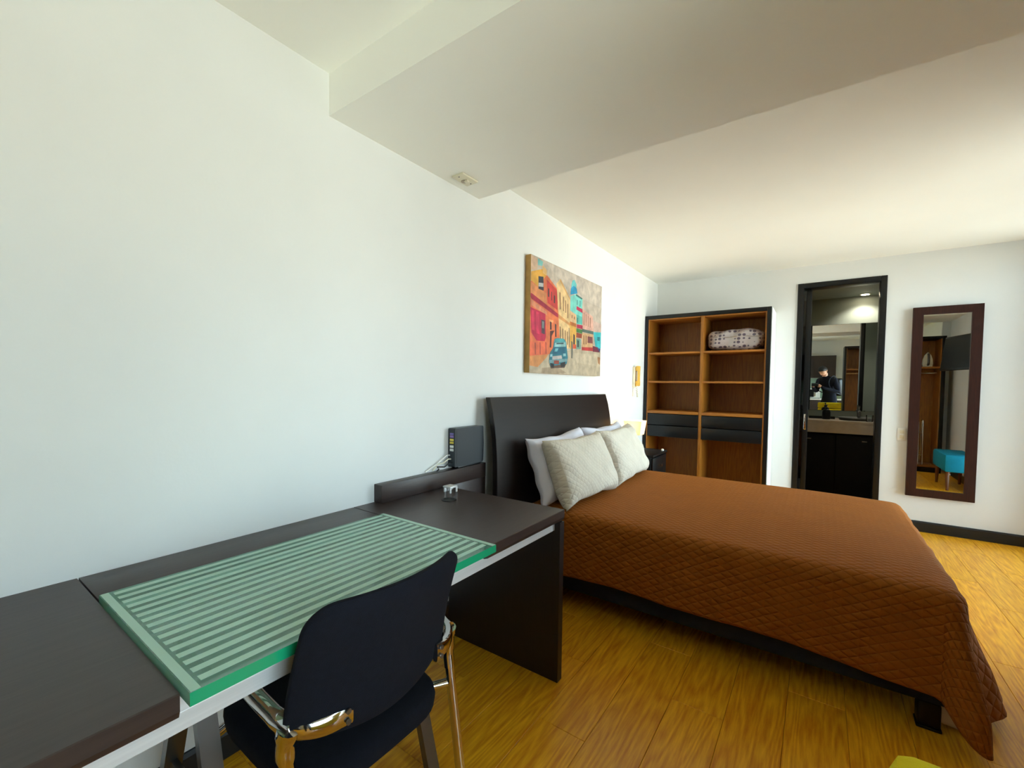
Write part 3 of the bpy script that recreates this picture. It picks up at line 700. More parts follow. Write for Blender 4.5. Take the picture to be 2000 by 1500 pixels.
def coverlet():
    x0, x1, y0, y1, R, RC = 0.215, 2.035, 2.285, 3.935, 0.05, 0.065
    ZT = 0.572
    path = []                                                     # contour point, outward normal, arc length
    def seg(p, q, nrm, n):
        for i in range(n):
            t = i / n; path.append((Vector((p[0] + (q[0] - p[0]) * t, p[1] + (q[1] - p[1]) * t)), Vector(nrm)))
    def arc(c, a0, a1, n):
        for i in range(n):
            a = a0 + (a1 - a0) * i / n; nr = Vector((math.cos(a), math.sin(a))); path.append((Vector(c) + nr * RC, nr))
    seg((x0, y0), (x1 - RC, y0), (0, -1), 110)
    arc((x1 - RC, y0 + RC), -PI / 2, 0, 34)
    seg((x1, y0 + RC), (x1, y1 - RC), (1, 0), 80)
    arc((x1 - RC, y1 - RC), 0, PI / 2, 26)
    seg((x1 - RC, y1), (x0, y1), (0, 1), 110)
    path.append((Vector((x0, y1)), Vector((0, 1))))
    S = [0.0]
    for i in range(1, len(path)):
        S.append(S[-1] + (path[i][0] - path[i - 1][0]).length)
    c1 = (x1 - RC - x0) + RC * PI / 4; c2 = c1 + RC * PI / 2 + (y1 - y0 - 2 * RC)
    vs = []; uvs = []; fs = []; NT, ND = 22, 30
    for (p, nr), s in zip(path, S):
        inner = p - nr * R
        sp = Vector((min(max(inner.x, x0), 1.25), (y0 + y1) / 2))
        if inner.x <= 1.25:
            sp.x = inner.x
        for i in range(NT):
            t = i / NT; q = sp + (inner - sp) * t
            z = ZT + 0.004 * math.sin(q.x * 5 + 1) * math.cos(q.y * 4) - 0.012 * max(0, (q.x - 1.5) / 0.5) ** 2 - 0.010 * t ** 6
            vs.append((q.x, q.y, z)); uvs.append((q.x, q.y))
        w1 = math.exp(-((s - c1 - 0.05) / 0.17) ** 2); w2 = math.exp(-((s - c2) / 0.17) ** 2)
        foot = 1 / (1 + math.exp(-(s - c1 + 0.03) / 0.007)) * (1 / (1 + math.exp((s - c2) / 0.04)))
        near = 1 - foot if s < (c1 + c2) / 2 else 0.0
        ztop = ZT - 0.010 - 0.012 * max(0, (inner.x - 1.5) / 0.5) ** 2
        D = 0.378 + 0.147 * foot + 0.025 * w1 * foot + 0.11 * w2 + 0.035 * near * max(0, (s - 0.9) / 0.9)
        D += 0.006 * math.sin(s * 9)
        flare = 0.012 + foot * (0.10 + 0.22 * math.exp(-((s - c1 - 0.30) / 0.17) ** 2)) + 0.10 * w2 + 0.015 * math.sin(s * 4.0) * near
        wave = 0.0
        u = s - c1
        wave += 0.04 * math.exp(-((u - 0.20) / 0.05) ** 2) - 0.15 * math.exp(-((u - 0.065) / 0.026) ** 2) + 0.05 * math.exp(-((u + 0.012) / 0.020) ** 2)
        wave += foot * 0.018 * math.sin((s - c1) * 15 + 2.0) + 0.05 * w2 * math.sin((s - c2) * 28)
        wave += near * 0.006 * math.sin(s * 7 + 1)
        for j in range(1, ND + 1):
            l = D * j / ND; qa = R * PI / 2
            if l < qa:
                out = R * math.sin(l / R); dn = R * (1 - math.cos(l / R))
            else:
                rest = l - qa; out = R + flare * rest + wave * min(1, rest / 0.34) ** 1.1; dn = R + rest * (1 - 0.5 * flare * flare)
            wr = 0.0016 * math.sin(s * 31 + l * 22) + 0.0012 * math.sin(s * 17 - l * 35)
            q = inner + nr * (out + wr)
            vs.append((q.x, q.y, max(ztop - dn, 0.012 + 0.004 * math.sin(s * 20)))); g = p - nr * R + nr * l; uvs.append((g.x, g.y))
    W = NT + ND
    # column layout: NT top points then ND drop points
    for i in range(len(path) - 1):
        for j in range(W - 1):
            fs.append((i * W + j, (i + 1) * W + j, (i + 1) * W + j + 1, i * W + j + 1))
    me = bpy.data.meshes.new('bedspread'); off = Vector((1.1, 3.1, 0.1))
    me.from_pydata([tuple(Vector(p) - off) for p in vs], [], fs)
    ul = me.uv_layers.new(name='UVMap')
    for lp in me.loops:
        ul.data[lp.index].uv = uvs[lp.vertex_index]
    me.materials.append(M['cover']); me.materials.append(M['lining'])
    bm = bmesh.new(); bm.from_mesh(me); bmesh.ops.remove_doubles(bm, verts=bm.verts, dist=0.0004); bmesh.ops.recalc_face_normals(bm, faces=bm.faces)
    up = sum(f.normal.z for f in bm.faces)
    if up < 0:
        bmesh.ops.reverse_faces(bm, faces=bm.faces)
    bm.to_mesh(me); bm.free()
    me.polygons.foreach_set('use_smooth', [True] * len(me.polygons))
    o = bpy.data.objects.new('bedspread', me); COL.objects.link(o); o.location = off; o['_o'] = tuple(off)
    md = o.modifiers.new('thickness', 'SOLIDIFY'); md.thickness = 0.005; md.offset = 1; md.material_offset = 1; md.material_offset_rim = 0
    return tag(o, 'rust brown quilted bedspread draped over the double bed', 'bedspread')
coverlet()

def pillow(name, label, mt, wd, ht, th, M4, group, seedv, uvs_on=False, hem=None):
    rnd = random.Random(seedv); ph = [rnd.uniform(0, 6) for _ in range(8)]
    n, k = 34, 26; vs = []; uvs = []; fs = []
    for side in (1, -1):
        for i in range(n + 1):
            for j in range(k + 1):
                a = -1 + 2 * i / n; b = -1 + 2 * j / k
                a = math.copysign(abs(a) ** 0.8, a); b = math.copysign(abs(b) ** 0.8, b)
                pa = 1 - 0.085 * (1 - b * b) * abs(a) ** 3; pb = 1 - 0.12 * (1 - a * a) * abs(b) ** 3
                bulge = ((1 - a ** 4) * (1 - b ** 4)) ** 0.5
                wr = 0.006 * math.sin(5 * a + 3 * b + ph[0]) * (1 - bulge * .6) + 0.004 * math.sin(9 * b - 4 * a + ph[1]) + .003 * math.sin(14 * a + 9 * b + ph[2])
                e = max(abs(a), abs(b))
                zz = side * (0.0025 + th / 2 * bulge ** 0.75) + wr * (1 - 0.0 * e) 
                if b < 0 and side:
                    zz += 0.0
                x = wd / 2 * a * pa; y = ht / 2 * b * pb
                sag = 1 + 0.10 * (1 - (b + 1) / 2) * bulge * side
                vs.append((x, y + 0.004 * math.sin(7 * a + ph[3]), zz * (sag if side > 0 else 1))); uvs.append((x, y))
    o2 = (n + 1) * (k + 1)
    for i in range(n):
        for j in range(k):
            q = [i * (k + 1) + j, (i + 1) * (k + 1) + j, (i + 1) * (k + 1) + j + 1, i * (k + 1) + j + 1]
            fs.append(q); fs.append([t + o2 for t in q[::-1]])
    rim = [i * (k + 1) for i in range(n + 1)] + [n * (k + 1) + j for j in range(1, k + 1)] + [i * (k + 1) + k for i in range(n - 1, -1, -1)] + [j for j in range(k - 1, 0, -1)]
    for t in range(len(rim)):
        a, b = rim[t], rim[(t + 1) % len(rim)]; fs.append((a, b, b + o2, a + o2))
    loc = M4.translation.copy(); R3 = M4.copy(); R3.translation = (0, 0, 0)
    me = bpy.data.meshes.new(name); me.from_pydata([tuple(R3 @ Vector(p)) for p in vs], [], fs)
    ul = me.uv_layers.new(name='UVMap')
    for lp in me.loops:
        ul.data[lp.index].uv = uvs[lp.vertex_index]
    me.materials.append(mt)
    bm = bmesh.new(); bm.from_mesh(me); bmesh.ops.recalc_face_normals(bm, faces=bm.faces); bm.to_mesh(me); bm.free()
    me.polygons.foreach_set('use_smooth', [True] * len(me.polygons))
    o = bpy.data.objects.new(name, me); COL.objects.link(o); o.location = loc; o['_o'] = tuple(loc)
    return tag(o, label, 'pillow', group)

def lean(bx_, by, bz, ang, ht, yaw=0.0, roll=0.0, back=0.0):
    """pillow standing on its long edge at (bx_, by, bz), leaning towards the headboard by ang degrees"""
    a = math.radians(ang); up = Vector((-math.sin(a), 0, math.cos(a))); nx = Vector((math.cos(a), 0, math.sin(a)))
    R = Matrix(((0, up.x, nx.x), (1, up.y, nx.y), (0, up.z, nx.z))).to_4x4()
    R = Matrix.Rotation(math.radians(yaw), 4, 'Z') @ R @ Matrix.Rotation(math.radians(roll), 4, 'Z')
    R.translation = Vector((bx_, by, bz)) + up * ht / 2
    return R
pillow('pillow', 'white pillow behind the ivory ones, nearest the desk', M['linen'], 0.74, 0.42, 0.13, lean(0.315, 2.665, 0.572, 17, 0.42, 0, 1.5), 'white pillows against the headboard', 3)
pillow('pillow', 'white pillow peeking out behind the ivory pillow beside the lamp', M['linen'], 0.74, 0.42, 0.13, lean(0.315, 3.445, 0.572, 17, 0.42, 0, 0), 'white pillows against the headboard', 4)
pillow('pillow', 'ivory quilted pillow in front, nearest the desk', M['sham'], 0.74, 0.42, 0.16, lean(0.475, 2.665, 0.575, 23, 0.42, -2, 0), 'ivory quilted pillows at the front', 5)
pillow('pillow', 'ivory quilted pillow in front, beside the lamp', M['sham'], 0.74, 0.42, 0.16, lean(0.465, 3.44, 0.575, 23, 0.42, 2, 0.5), 'ivory quilted pillows at the front', 6)

# ================================================================ nightstand and lamp
ns = thing('nightstand', (0.21, 4.32, 0), 'black bedside cabinet between the bed and the wardrobe', 'nightstand')
bx('body', M['black'], ns, 0.02, 0.40, 4.10, 4.55, 0.06, 0.645, 0.003)
bx('top', M['black'], ns, 0.015, 0.425, 4.09, 4.56, 0.645, 0.665, 0.003)
for z0, z1 in ((0.37, 0.635), (0.075, 0.36)):
    dr = bx('drawer', M['black'], ns, 0.401, 0.419, 4.11, 4.54, z0, z1, 0.002)
    MB().lathe((0.419, 4.325, (z0 + z1) / 2 + 0.05), [(0.006, 0), (0.006, 0.012), (0.014, 0.016), (0.014, 0.022), (0, 0.025)], 14, axis='x').build('knob', M['chrome'], dr, True)
bx('plinth', M['base'], ns, 0.04, 0.38, 4.12, 4.53, 0.0005, 0.06, 0)
tag(MB().lathe((0.40, 4.48, 0.6655), [(0.012, 0), (0.013, 0.006), (0.010, 0.016), (0, 0.018)], 12).build('bottle_cap', M['white'], None, True), 'small white cap lying on the black bedside cabinet', 'cap')
lp = thing('wall_lamp', (0.0, 4.28, 0.86), 'white shaded bedside lamp on an amber wooden wall bracket', 'lamp')
bx('backplate', M['ward'], lp, 0.001, 0.022, 4.08, 4.34, 0.82, 0.915, 0.003)
MB().tube([(0.02, 4.28, 0.86), (0.10, 4.28, 0.86), (0.19, 4.28, 0.835)], 0.008).build('arm', M['chrome'], lp, True)
# shade: open tapered box
def shade(t):
    a = [(0.108, 4.215), (0.275, 4.215), (0.275, 4.375), (0.108, 4.375)]; c = (0.19, 4.295)
    r = []
    for z, s in ((0.822, 0.80), (0.955, 1.0)):
        r += [(c[0] + (p[0] - c[0]) * s * t, c[1] + (p[1] - c[1]) * s * t, z) for p in a]
    return r
vo, vi = shade(1.0), shade(0.965)
fs = [(i, (i + 1) % 4, 4 + (i + 1) % 4, 4 + i) for i in range(4)] + [(8 + i, 12 + i, 12 + (i + 1) % 4, 8 + (i + 1) % 4) for i in range(4)]
fs += [(4 + i, 4 + (i + 1) % 4, 12 + (i + 1) % 4, 12 + i) for i in range(4)] + [(i, 8 + i, 8 + (i + 1) % 4, (i + 1) % 4) for i in range(4)]
sm = bpy.data.materials.new('white_lamp_shade'); sm.use_nodes = True
N = sm.node_tree.nodes; K = sm.node_tree.links
df = N.new('ShaderNodeBsdfDiffuse'); df.inputs[0].default_value = L((246, 240, 222)); tl = N.new('ShaderNodeBsdfTranslucent'); tl.inputs[0].default_value = L((250, 240, 214))
mx = N.new('ShaderNodeMixShader'); mx.inputs[0].default_value = 0.45
K.new(df.outputs[0], mx.inputs[1]); K.new(tl.outputs[0], mx.inputs[2]); K.new(mx.outputs[0], N['Material Output'].inputs[0])
MB().add(vo + vi, fs).build('lamp_shade', sm, lp, fix=False)
MB().lathe((0.19, 4.295, 0.84), [(0.012, 0), (0.022, 0.02), (0.026, 0.04), (0.018, 0.06), (0, 0.066)], 14).build('bulb', emit('warm_bulb', (255, 214, 150), 6), lp, True)
ld = bpy.data.lights.new('lamp_glow', 'POINT'); ld.energy = 0.7; ld.color = (1.0, .72, .38); ld.shadow_soft_size = 0.02
lo = bpy.data.objects.new('lamp_glow', ld); COL.objects.link(lo); lo.parent = lp; lo.location = Vector((0.19, 4.295, 0.93)) - origin_of(lp)

# ================================================================ wardrobe
def wardrobe_frame(t, x0, x1, yf, yb, zt, side=0.035):
    bx('side_panel', M['black'], t, x0, x0 + side, yf, yb, 0.0, zt, 0.002)
    bx('side_panel', M['black'], t, x1 - side, x1, yf, yb, 0.0, zt, 0.002)
    bx('top_panel', M['black'], t, x0 + side, x1 - side, yf, yb, zt - 0.04, zt, 0.002)
w1 = thing('wardrobe', (0.6, 5.37, 0), 'open dark framed wardrobe with honey wood shelves in the corner', 'wardrobe')
WY0, WY1, WX1, WZ = 5.138, 5.595, 1.200, 2.072
wardrobe_frame(w1, 0.004, WX1, WY0, WY1, WZ)
bx('back_panel', M['ward'], w1, 0.039, WX1 - 0.035, WY1 - 0.012, WY1, 0.08, WZ - 0.04, 0)
bx('plinth', M['black'], w1, 0.039, WX1 - 0.035, WY0 + 0.03, WY0 + 0.05, 0.0, 0.08, 0)
bx('bottom_board', M['wardy'], w1, 0.039, WX1 - 0.035, WY0 + 0.01, WY1 - 0.012, 0.08, 0.10, 0.001)
for a, b in ((0.039, 0.051), (WX1 - 0.047, WX1 - 0.035)):
    bx('side_lining', M['ward'], w1, a, b, WY0 + 0.006, WY1 - 0.012, 0.10, WZ - 0.04, 0)
bx('divider', M['ward'], w1, 0.578, 0.606, WY0 + 0.006, WY1 - 0.012, 0.10, WZ - 0.04, 0.001)
for a, b in ((0.051, 0.578), (0.606, WX1 - 0.047)):
    for z in (1.662, 1.345):
        bx('shelf', M['wardy'], w1, a, b, WY0 + 0.012, WY1 - 0.012, z - 0.020, z, 0.001)
    bx('shelf', M['wardy'], w1, a, b, WY0 + 0.008, WY1 - 0.012, 0.985, 1.015, 0.001)
    bx('ceiling_lining', M['wardy'], w1, a, b, WY0 + 0.012, WY1 - 0.012, WZ - 0.052, WZ - 0.0405, 0)
    for z0, z1 in ((0.858, 0.978), (0.728, 0.850)):
        bx('drawer', M['black'], w1, a + 0.003, b - 0.003, WY0 + 0.004, WY0 + 0.40, z0, z1, 0.002)
bx('outer_side', M['wall'], w1, WX1, WX1 + 0.006, WY0 + 0.022, WY1, 0.0, WZ - 0.004, 0)
# bagged bedding on the top right shelf
bb = thing('bedding_bag', (0.88, 5.33, 1.663), 'clear plastic bag of dotted grey bedding on the top shelf', 'bedding')
mt = bpy.data.materials.new('dotted_grey_blanket'); mt.use_nodes = True
nt = mt.node_tree; N = nt.nodes; K = nt.links; b = N['Principled BSDF']; b.inputs['Roughness'].default_value = 0.35
tc = N.new('ShaderNodeTexCoord'); mp = N.new('ShaderNodeMapping'); mp.inputs['Scale'].default_value = (23, 23, 27)
vo = N.new('ShaderNodeTexVoronoi'); vo.inputs['Scale'].default_value = 1.0; vo.inputs['Randomness'].default_value = 0.2
K.new(tc.outputs['Object'], mp.inputs[0]); K.new(mp.outputs[0], vo.inputs['Vector'])
cr = N.new('ShaderNodeValToRGB'); cr.color_ramp.elements[0].position = 0.36; cr.color_ramp.elements[0].color = L((78, 68, 84))
cr.color_ramp.elements[1].position = 0.43; cr.color_ramp.elements[1].color = L((168, 158, 156))
K.new(vo.outputs['Distance'], cr.inputs[0]); K.new(cr.outputs[0], b.inputs['Base Color'])
b.inputs['Coat Weight'].default_value = 0.6; b.inputs['Coat Roughness'].default_value = 0.12
vs = []; fs = []; n, k = 44, 28
for i in range(n + 1):
    t = -1 + 2 * i / n; s = (1 - abs(t) ** 6) ** 0.5 * 0.92 + 0.08
    for j in range(k):
        a = 2 * PI * j / k; ca, sa = math.cos(a), math.sin(a)
        yy = 0.155 * math.copysign(abs(ca) ** 0.55, ca) * s; zz = 0.108 * math.copysign(abs(sa) ** 0.6, sa) * s
        zz *= 1.0 + 0.06 * math.sin(t * 4.2 + 0.4) + 0.03 * math.sin(t * 11 + a * 2)
        yy += 0.012 * math.sin(t * 9 + a * 3)
        vs.append((0.885 + 0.267 * t, 5.33 + yy, max(1.663 + 0.112 + zz, 1.6632)))
for i in range(n):
    for j in range(k):
        fs.append((i * k + j, i * k + (j + 1) % k, (i + 1) * k + (j + 1) % k, (i + 1) * k + j))
fs += [tuple(range(k))[::-1], tuple(n * k + j for j in range(k))]
MB().add(vs, fs).build('folded_bedding', mt, bb, True)
for zz in (1.80,):
    MB().tube([(0.64 + 0.05 * q, 5.172 - 0.002 * (q % 2), zz + 0.006 * math.sin(q * 1.3)) for q in range(11)], 0.003, 6).build('bag_seam', M['glasspane'], bb)

# ================================================================ wall things
pc = thing('canvas_picture', (0.0, 3.17, 1.37), 'street scene canvas with red houses and a teal vintage car', 'picture')
PY0, PY1, PZ0, PZ1, PT = 2.568, 3.775, 1.370, 2.155, 0.042
bx('canvas', mat('primed_canvas', (188, 150, 88), 0.8, var=0.25, scale=9, bump=0.1, bscale=600), pc, 0.001, PT, PY0, PY1, PZ0, PZ1, 0)
me = bpy.data.meshes.new('print'); vs = []; fs = []; cols = []; off = origin_of(pc)
for i, (c, q) in enumerate(PAINT):
    st = len(vs)
    for u, v_ in q:
        vs.append(tuple(Vector((PT + 0.0002 + 0.00002 * i, PY0 + u * (PY1 - PY0), PZ0 + v_ * (PZ1 - PZ0))) - off))
    fs.append(tuple(range(st, st + len(q)))); cols.append(L(c))
me.from_pydata(vs, [], fs)
at_ = me.color_attributes.new('paint', 'FLOAT_COLOR', 'CORNER')
for p in me.polygons:
    for li in p.loop_indices:
        at_.data[li].color = cols[p.index]
mt = bpy.data.materials.new('printed_watercolour'); mt.use_nodes = True
nt = mt.node_tree; N = nt.nodes; K = nt.links; b = N['Principled BSDF']; b.inputs['Roughness'].default_value = 0.6
va = N.new('ShaderNodeVertexColor'); va.layer_name = 'paint'
nz = N.new('ShaderNodeTexNoise'); nz.inputs['Scale'].default_value = 16; nz.inputs['Detail'].default_value = 8; tc = N.new('ShaderNodeTexCoord')
K.new(tc.outputs['Object'], nz.inputs[0])
mr_ = N.new('ShaderNodeMapRange'); mr_.inputs[1].default_value = .3; mr_.inputs[2].default_value = .7; mr_.inputs[3].default_value = 0.58; mr_.inputs[4].default_value = 0.98
hs = N.new('ShaderNodeHueSaturation'); K.new(nz.outputs[0], mr_.inputs[0]); K.new(mr_.outputs[0], hs.inputs['Value']); K.new(va.outputs[0], hs.inputs['Color']); K.new(hs.outputs[0], b.inputs['Base Color'])
me.materials.append(mt)
o = bpy.data.objects.new('print', me); COL.objects.link(o); o.parent = pc; o['_o'] = tuple(off)

ph = thing('intercom_phone', (0.0, 4.80, 1.19), 'yellowed wall handset with a curly cord beside the wardrobe', 'phone')
bx('base_plate', M['offwhite'], ph, 0.001, 0.022, 4.755, 4.845, 1.27, 1.49, 0.005)
pts = [(0.050, 4.80, 1.285), (0.062, 4.80, 1.31), (0.056, 4.80, 1.36), (0.056, 4.80, 1.42), (0.062, 4.80, 1.47), (0.050, 4.80, 1.497)]
hs_ = MB(); 
for (z0, z1, d0, d1) in ((1.285, 1.34, 0.024, 0.066), (1.445, 1.50, 0.024, 0.066)):
    hs_.box(d0, d1, 4.775, 4.825, z0, z1, 0.010)
hs_.box(0.042, 0.064, 4.779, 4.821, 1.33, 1.455, 0.007)
hs_.build('handset', M['yellowed'], ph, True)
cp = []
for q in range(90):
    a = q * 0.9; t = q / 89
    cp.append((0.03 + 0.008 * math.cos(a), 4.815 + 0.03 * math.sin(t * PI) + 0.008 * math.sin(a), 1.27 - 0.10 * math.sin(t * PI * 0.9)))
MB().tube(cp, 0.0022, 6).build('curly_cord', M['offwhite'], ph, True)
bx('lower_box', M['white'], ph, 0.001, 0.014, 4.765, 4.815, 1.175, 1.265, 0.003)

def switch_plate(name, label, cat, x, y, z):
    t = thing(name, (x, y, z), label, cat)
    bx('plate', M['white'], t, x - 0.028, x + 0.028, y - 0.008, y - 0.0005, z - 0.056, z + 0.056, 0.002)
    for dz in (-0.022, 0.022):
        bx('rocker', M['offwhite'], t, x - 0.014, x + 0.014, y - 0.011, y - 0.008, z + dz - 0.016, z + dz + 0.016, 0.001)
switch_plate('wall_switch', 'white double wall switch left of the tall mirror', 'switch', 2.203, YF, 0.872)

jd = thing('ceiling_junction_plate', (0.098, 1.80, 2.351), 'small cream cover plate under the ceiling beam', 'plate')
bx('plate', M['offwhite'], jd, 0.060, 0.136, 1.742, 1.868, 2.341, 2.3505, 0.003)
MB().lathe((0.088, 1.81, 2.337), [(0.016, 0), (0.016, 0.004), (0.011, 0.004), (0.011, 0.001), (0.0, 0.001)], 16).build('knockout', M['stone'], jd, True)
for yy in (1.757, 1.853):
    MB().lathe((0.098, yy, 2.3395), [(0.004, 0), (0.004, 0.002)], 10).build('screw', M['steel'], jd)
bx('tab', M['offwhite'], jd, 0.094, 0.116, 1.80, 1.82, 2.331, 2.341, 0.002)

# tall wall mirror
tm = thing('wall_mirror', (2.46, YF - 0.03, 0.32), 'tall wall mirror in a reddish brown wooden frame', 'mirror')
MX0, MX1, MZ0, MZ1, FW_ = 2.240, 2.672, 0.322, 2.018, 0.068
def fr(name, poly):
    MB().prism(poly, 'y', YF - 0.042, YF - 0.008).build(name, M['mframe'], tm)
fr('frame_stile', [(MX0, MZ0), (MX0 + FW_, MZ0 + FW_), (MX0 + FW_, MZ1 - FW_), (MX0, MZ1)])
fr('frame_stile', [(MX1, MZ0), (MX1, MZ1), (MX1 - FW_, MZ1 - FW_), (MX1 - FW_, MZ0 + FW_)])
fr('frame_rail', [(MX0, MZ0), (MX1, MZ0), (MX1 - FW_, MZ0 + FW_), (MX0 + FW_, MZ0 + FW_)])
fr('frame_rail', [(MX0, MZ1), (MX0 + FW_, MZ1 - FW_), (MX1 - FW_, MZ1 - FW_), (MX1, MZ1)])
bx('silvered_sheet', M['silver'], tm, MX0 + FW_ - 0.006, MX1 - FW_ + 0.006, YF - 0.030, YF - 0.024, MZ0 + FW_ - 0.006, MZ1 - FW_ + 0.006, 0)
bx('backing', M['base'], tm, MX0 + 0.01, MX1 - 0.01, YF - 0.0079, YF - 0.0005, MZ0 + 0.02, MZ1 - 0.02, 0)
# ================================================================ the room behind the camera (seen in the mirrors)
sf = thing('sofa', (2.28, 0.28, 0), 'mustard yellow sofa with its back to the bed', 'sofa')
SX0, SX1, SY1 = 1.660, 2.90, 0.680
bx('backrest', M['yellow'], sf, SX0, SX1, SY1 - 0.17, SY1, 0.14, 0.76, 0.03)
bx('back_cushion', M['yellow'], sf, SX0 + 0.0, SX1, SY1 - 0.19, SY1, 0.765, 0.890, 0.022)
bx('seat_base', M['yellow'], sf, SX0 + 0.14, SX1 - 0.14, -0.12, SY1 - 0.17, 0.14, 0.30, 0.02)
for k in range(2):
    a = SX0 + 0.142 + k * 0.473
    bx('seat_cushion', M['yellow'], sf, a, a + 0.468, -0.14, SY1 - 0.20, 0.302, 0.44, 0.035)
for a in (SX0, SX1 - 0.138):
    bx('arm', M['yellow'], sf, a, a + 0.138, -0.10, SY1 - 0.171, 0.14, 0.58, 0.03)
for lx in (SX0 + 0.08, SX1 - 0.08):
    for ly in (-0.02, SY1 - 0.07):
        MB().lathe((lx, ly, 0.0005), [(0.014, 0), (0.022, 0.1395)], 12).build('leg', M['legwood'], sf, True)

w2 = thing('open_closet', (2.60, 1.30, 0), 'narrow open closet with hanging rail behind the sofa', 'wardrobe')
QX0, QX1, QY0, QY1 = 2.06, 3.10, 1.03, 1.50
def cl(nm, mt, *a):
    return bx(nm, mt, w2, *a)
cl('side_panel', M['black'], QX0, QX0 + 0.035, QY0, QY1, 0, 2.10, 0.002)
cl('side_panel', M['black'], QX1 - 0.045, QX1, QY0, QY1, 0, 2.10, 0.002)
cl('top_panel', M['black'], QX0 + 0.035, QX1 - 0.045, QY0, QY1, 2.06, 2.10, 0.002)
cl('back_panel', M['ward'], QX0 + 0.035, QX1 - 0.045, QY0, QY0 + 0.012, 0.08, 2.06, 0)
cl('side_lining', M['ward'], QX1 - 0.057, QX1 - 0.045, QY0 + 0.012, QY1 - 0.01, 0.08, 2.06, 0)
cl('side_lining', M['ward'], QX0 + 0.035, QX0 + 0.047, QY0 + 0.012, QY1 - 0.01, 0.08, 2.06, 0)
cl('shelf', M['wardy'], QX0 + 0.047, QX1 - 0.057, QY0 + 0.012, QY1 - 0.015, 1.61, 1.635, 0.001)
cl('bottom_board', M['wardy'], QX0 + 0.047, QX1 - 0.057, QY0 + 0.012, QY1 - 0.015, 0.08, 0.10, 0.001)
cl('plinth', M['black'], QX0 + 0.035, QX1 - 0.045, QY1 - 0.05, QY1 - 0.03, 0, 0.08, 0)
MB().tube([(QX0 + 0.05, 1.28, 1.54), (QX1 - 0.06, 1.28, 1.54)], 0.012, 12).build('hanging_rail', M['chrome'], w2, True)
ir = thing('clothes_iron', (2.925, 1.30, 1.6355), 'cream and white clothes iron standing upright on the closet shelf', 'iron')
vs = []; fs = []; out = [(-0.055, 0.0), (0.055, 0.0), (0.062, 0.05), (0.055, 0.12), (0.035, 0.19), (0.0, 0.235), (-0.035, 0.19), (-0.055, 0.12), (-0.062, 0.05)]
MB().prism([(2.925 + a, 1.637 + b) for a, b in out], 'y', 1.30, 1.316).build('soleplate', M['chrome'], ir)
MB().prism([(2.925 + a * .9, 1.640 + b * .93) for a, b in out], 'y', 1.316, 1.375).build('body', M['offwhite'], ir)
MB().tube(smooth_path([(2.925, 1.372, 1.665), (2.925, 1.42, 1.69), (2.925, 1.425, 1.76), (2.925, 1.40, 1.82), (2.925, 1.37, 1.835)], 4), 0.015, 10).build('handle', M['steel'], ir, True)
lr = thing('luggage_rack', (2.90, 1.33, 0.10), 'folded chrome tube luggage rack leaning inside the closet', 'rack')
for k in range(2):
    x = 2.85 + 0.05 * k
    MB().tube(smooth_path([(x, 1.42, 0.112), (x, 1.40, 0.40), (x, 1.38, 0.74), (x, 1.35, 0.80), (x, 1.27, 0.80), (x, 1.24, 0.74), (x, 1.23, 0.40), (x, 1.22, 0.112)], 4), 0.011, 10).build('tube_frame', M['chrome'], lr, True)
for z in (0.25, 0.60):
    MB().tube([(2.85, 1.405, z), (2.90, 1.405, z)], 0.006, 8).build('cross_bar', M['chrome'], lr)

tv = thing('television', (3.12, 2.6, 1.76), 'black flat television on a swivel arm on the window wall', 'television')
TM = Matrix.Translation((3.04, 2.68, 1.77)) @ Matrix.Rotation(math.radians(-14), 4, 'Z') @ Matrix.Rotation(math.radians(6), 4, 'Y')
MB().box(-0.03, 0.012, -0.34, 0.34, -0.23, 0.23, 0.006).xf(TM).build('housing', M['black'], tv, True)
MB().box(-0.0325, -0.030, -0.325, 0.325, -0.205, 0.21).xf(TM).build('screen', mat('dark_screen', (5, 6, 7), 0.4, spec=0.2), tv)
MB().tube([(3.06, 2.68, 1.77), (3.12, 2.74, 1.77), (XR - 0.012, 2.70, 1.77)], 0.016, 10).build('arm', M['black'], tv, True)
bx('wall_bracket', M['black'], tv, XR - 0.014, XR - 0.001, 2.61, 2.79, 1.68, 1.86, 0.002)

bn = thing('teal_bench', (3.0, 2.75, 0), 'teal upholstered bench on wooden legs under the television', 'bench')
bx('seat', M['teal'], bn, 2.88, 3.18, 2.35, 3.10, 0.24, 0.46, 0.025)
for lx in (2.92, 3.14):
    for ly, s in ((2.43, -1), (3.02, 1)):
        MB().tube([(lx, ly, 0.245), (lx, ly + s * 0.03, 0.0008)], [0.022, 0.014], 10).build('leg', M['legwood'], bn, True)

# kitchenette on the rear wall
kt = thing('kitchen_base_unit', (1.2, -2.0, 0), 'dark kitchenette base cabinets under a white counter', 'cabinet')
bx('carcass', M['dark'], kt, 0.10, 2.30, -2.285, -1.72, 0.10, 0.87, 0.002)
bx('plinth', M['black'], kt, 0.12, 2.28, -2.285, -1.77, 0.0005, 0.10, 0)
for k in range(4):
    o = bx('cabinet_door', M['dark'], kt, 0.105 + k * 0.549, 0.645 + k * 0.549, -1.719, -1.70, 0.11, 0.86, 0.002)
    bx('handle', M['chrome'], o, 0.32 + k * 0.549, 0.43 + k * 0.549, -1.699, -1.685, 0.80, 0.812, 0.003)
bx('counter', M['white'], kt, 0.08, 2.32, -2.285, -1.69, 0.871, 0.905, 0.003)
bx('splashback', M['green'], kt, 0.08, 2.32, -2.298, -2.286, 0.906, 1.46, 0)
ku = thing('kitchen_wall_unit', (1.2, -2.12, 1.47), 'dark brown kitchen wall cabinet above the pale green splashback', 'cabinet')
bx('carcass', M['dark'], ku, 0.10, 2.06, -2.295, -1.97, 1.47, 2.08, 0.002)
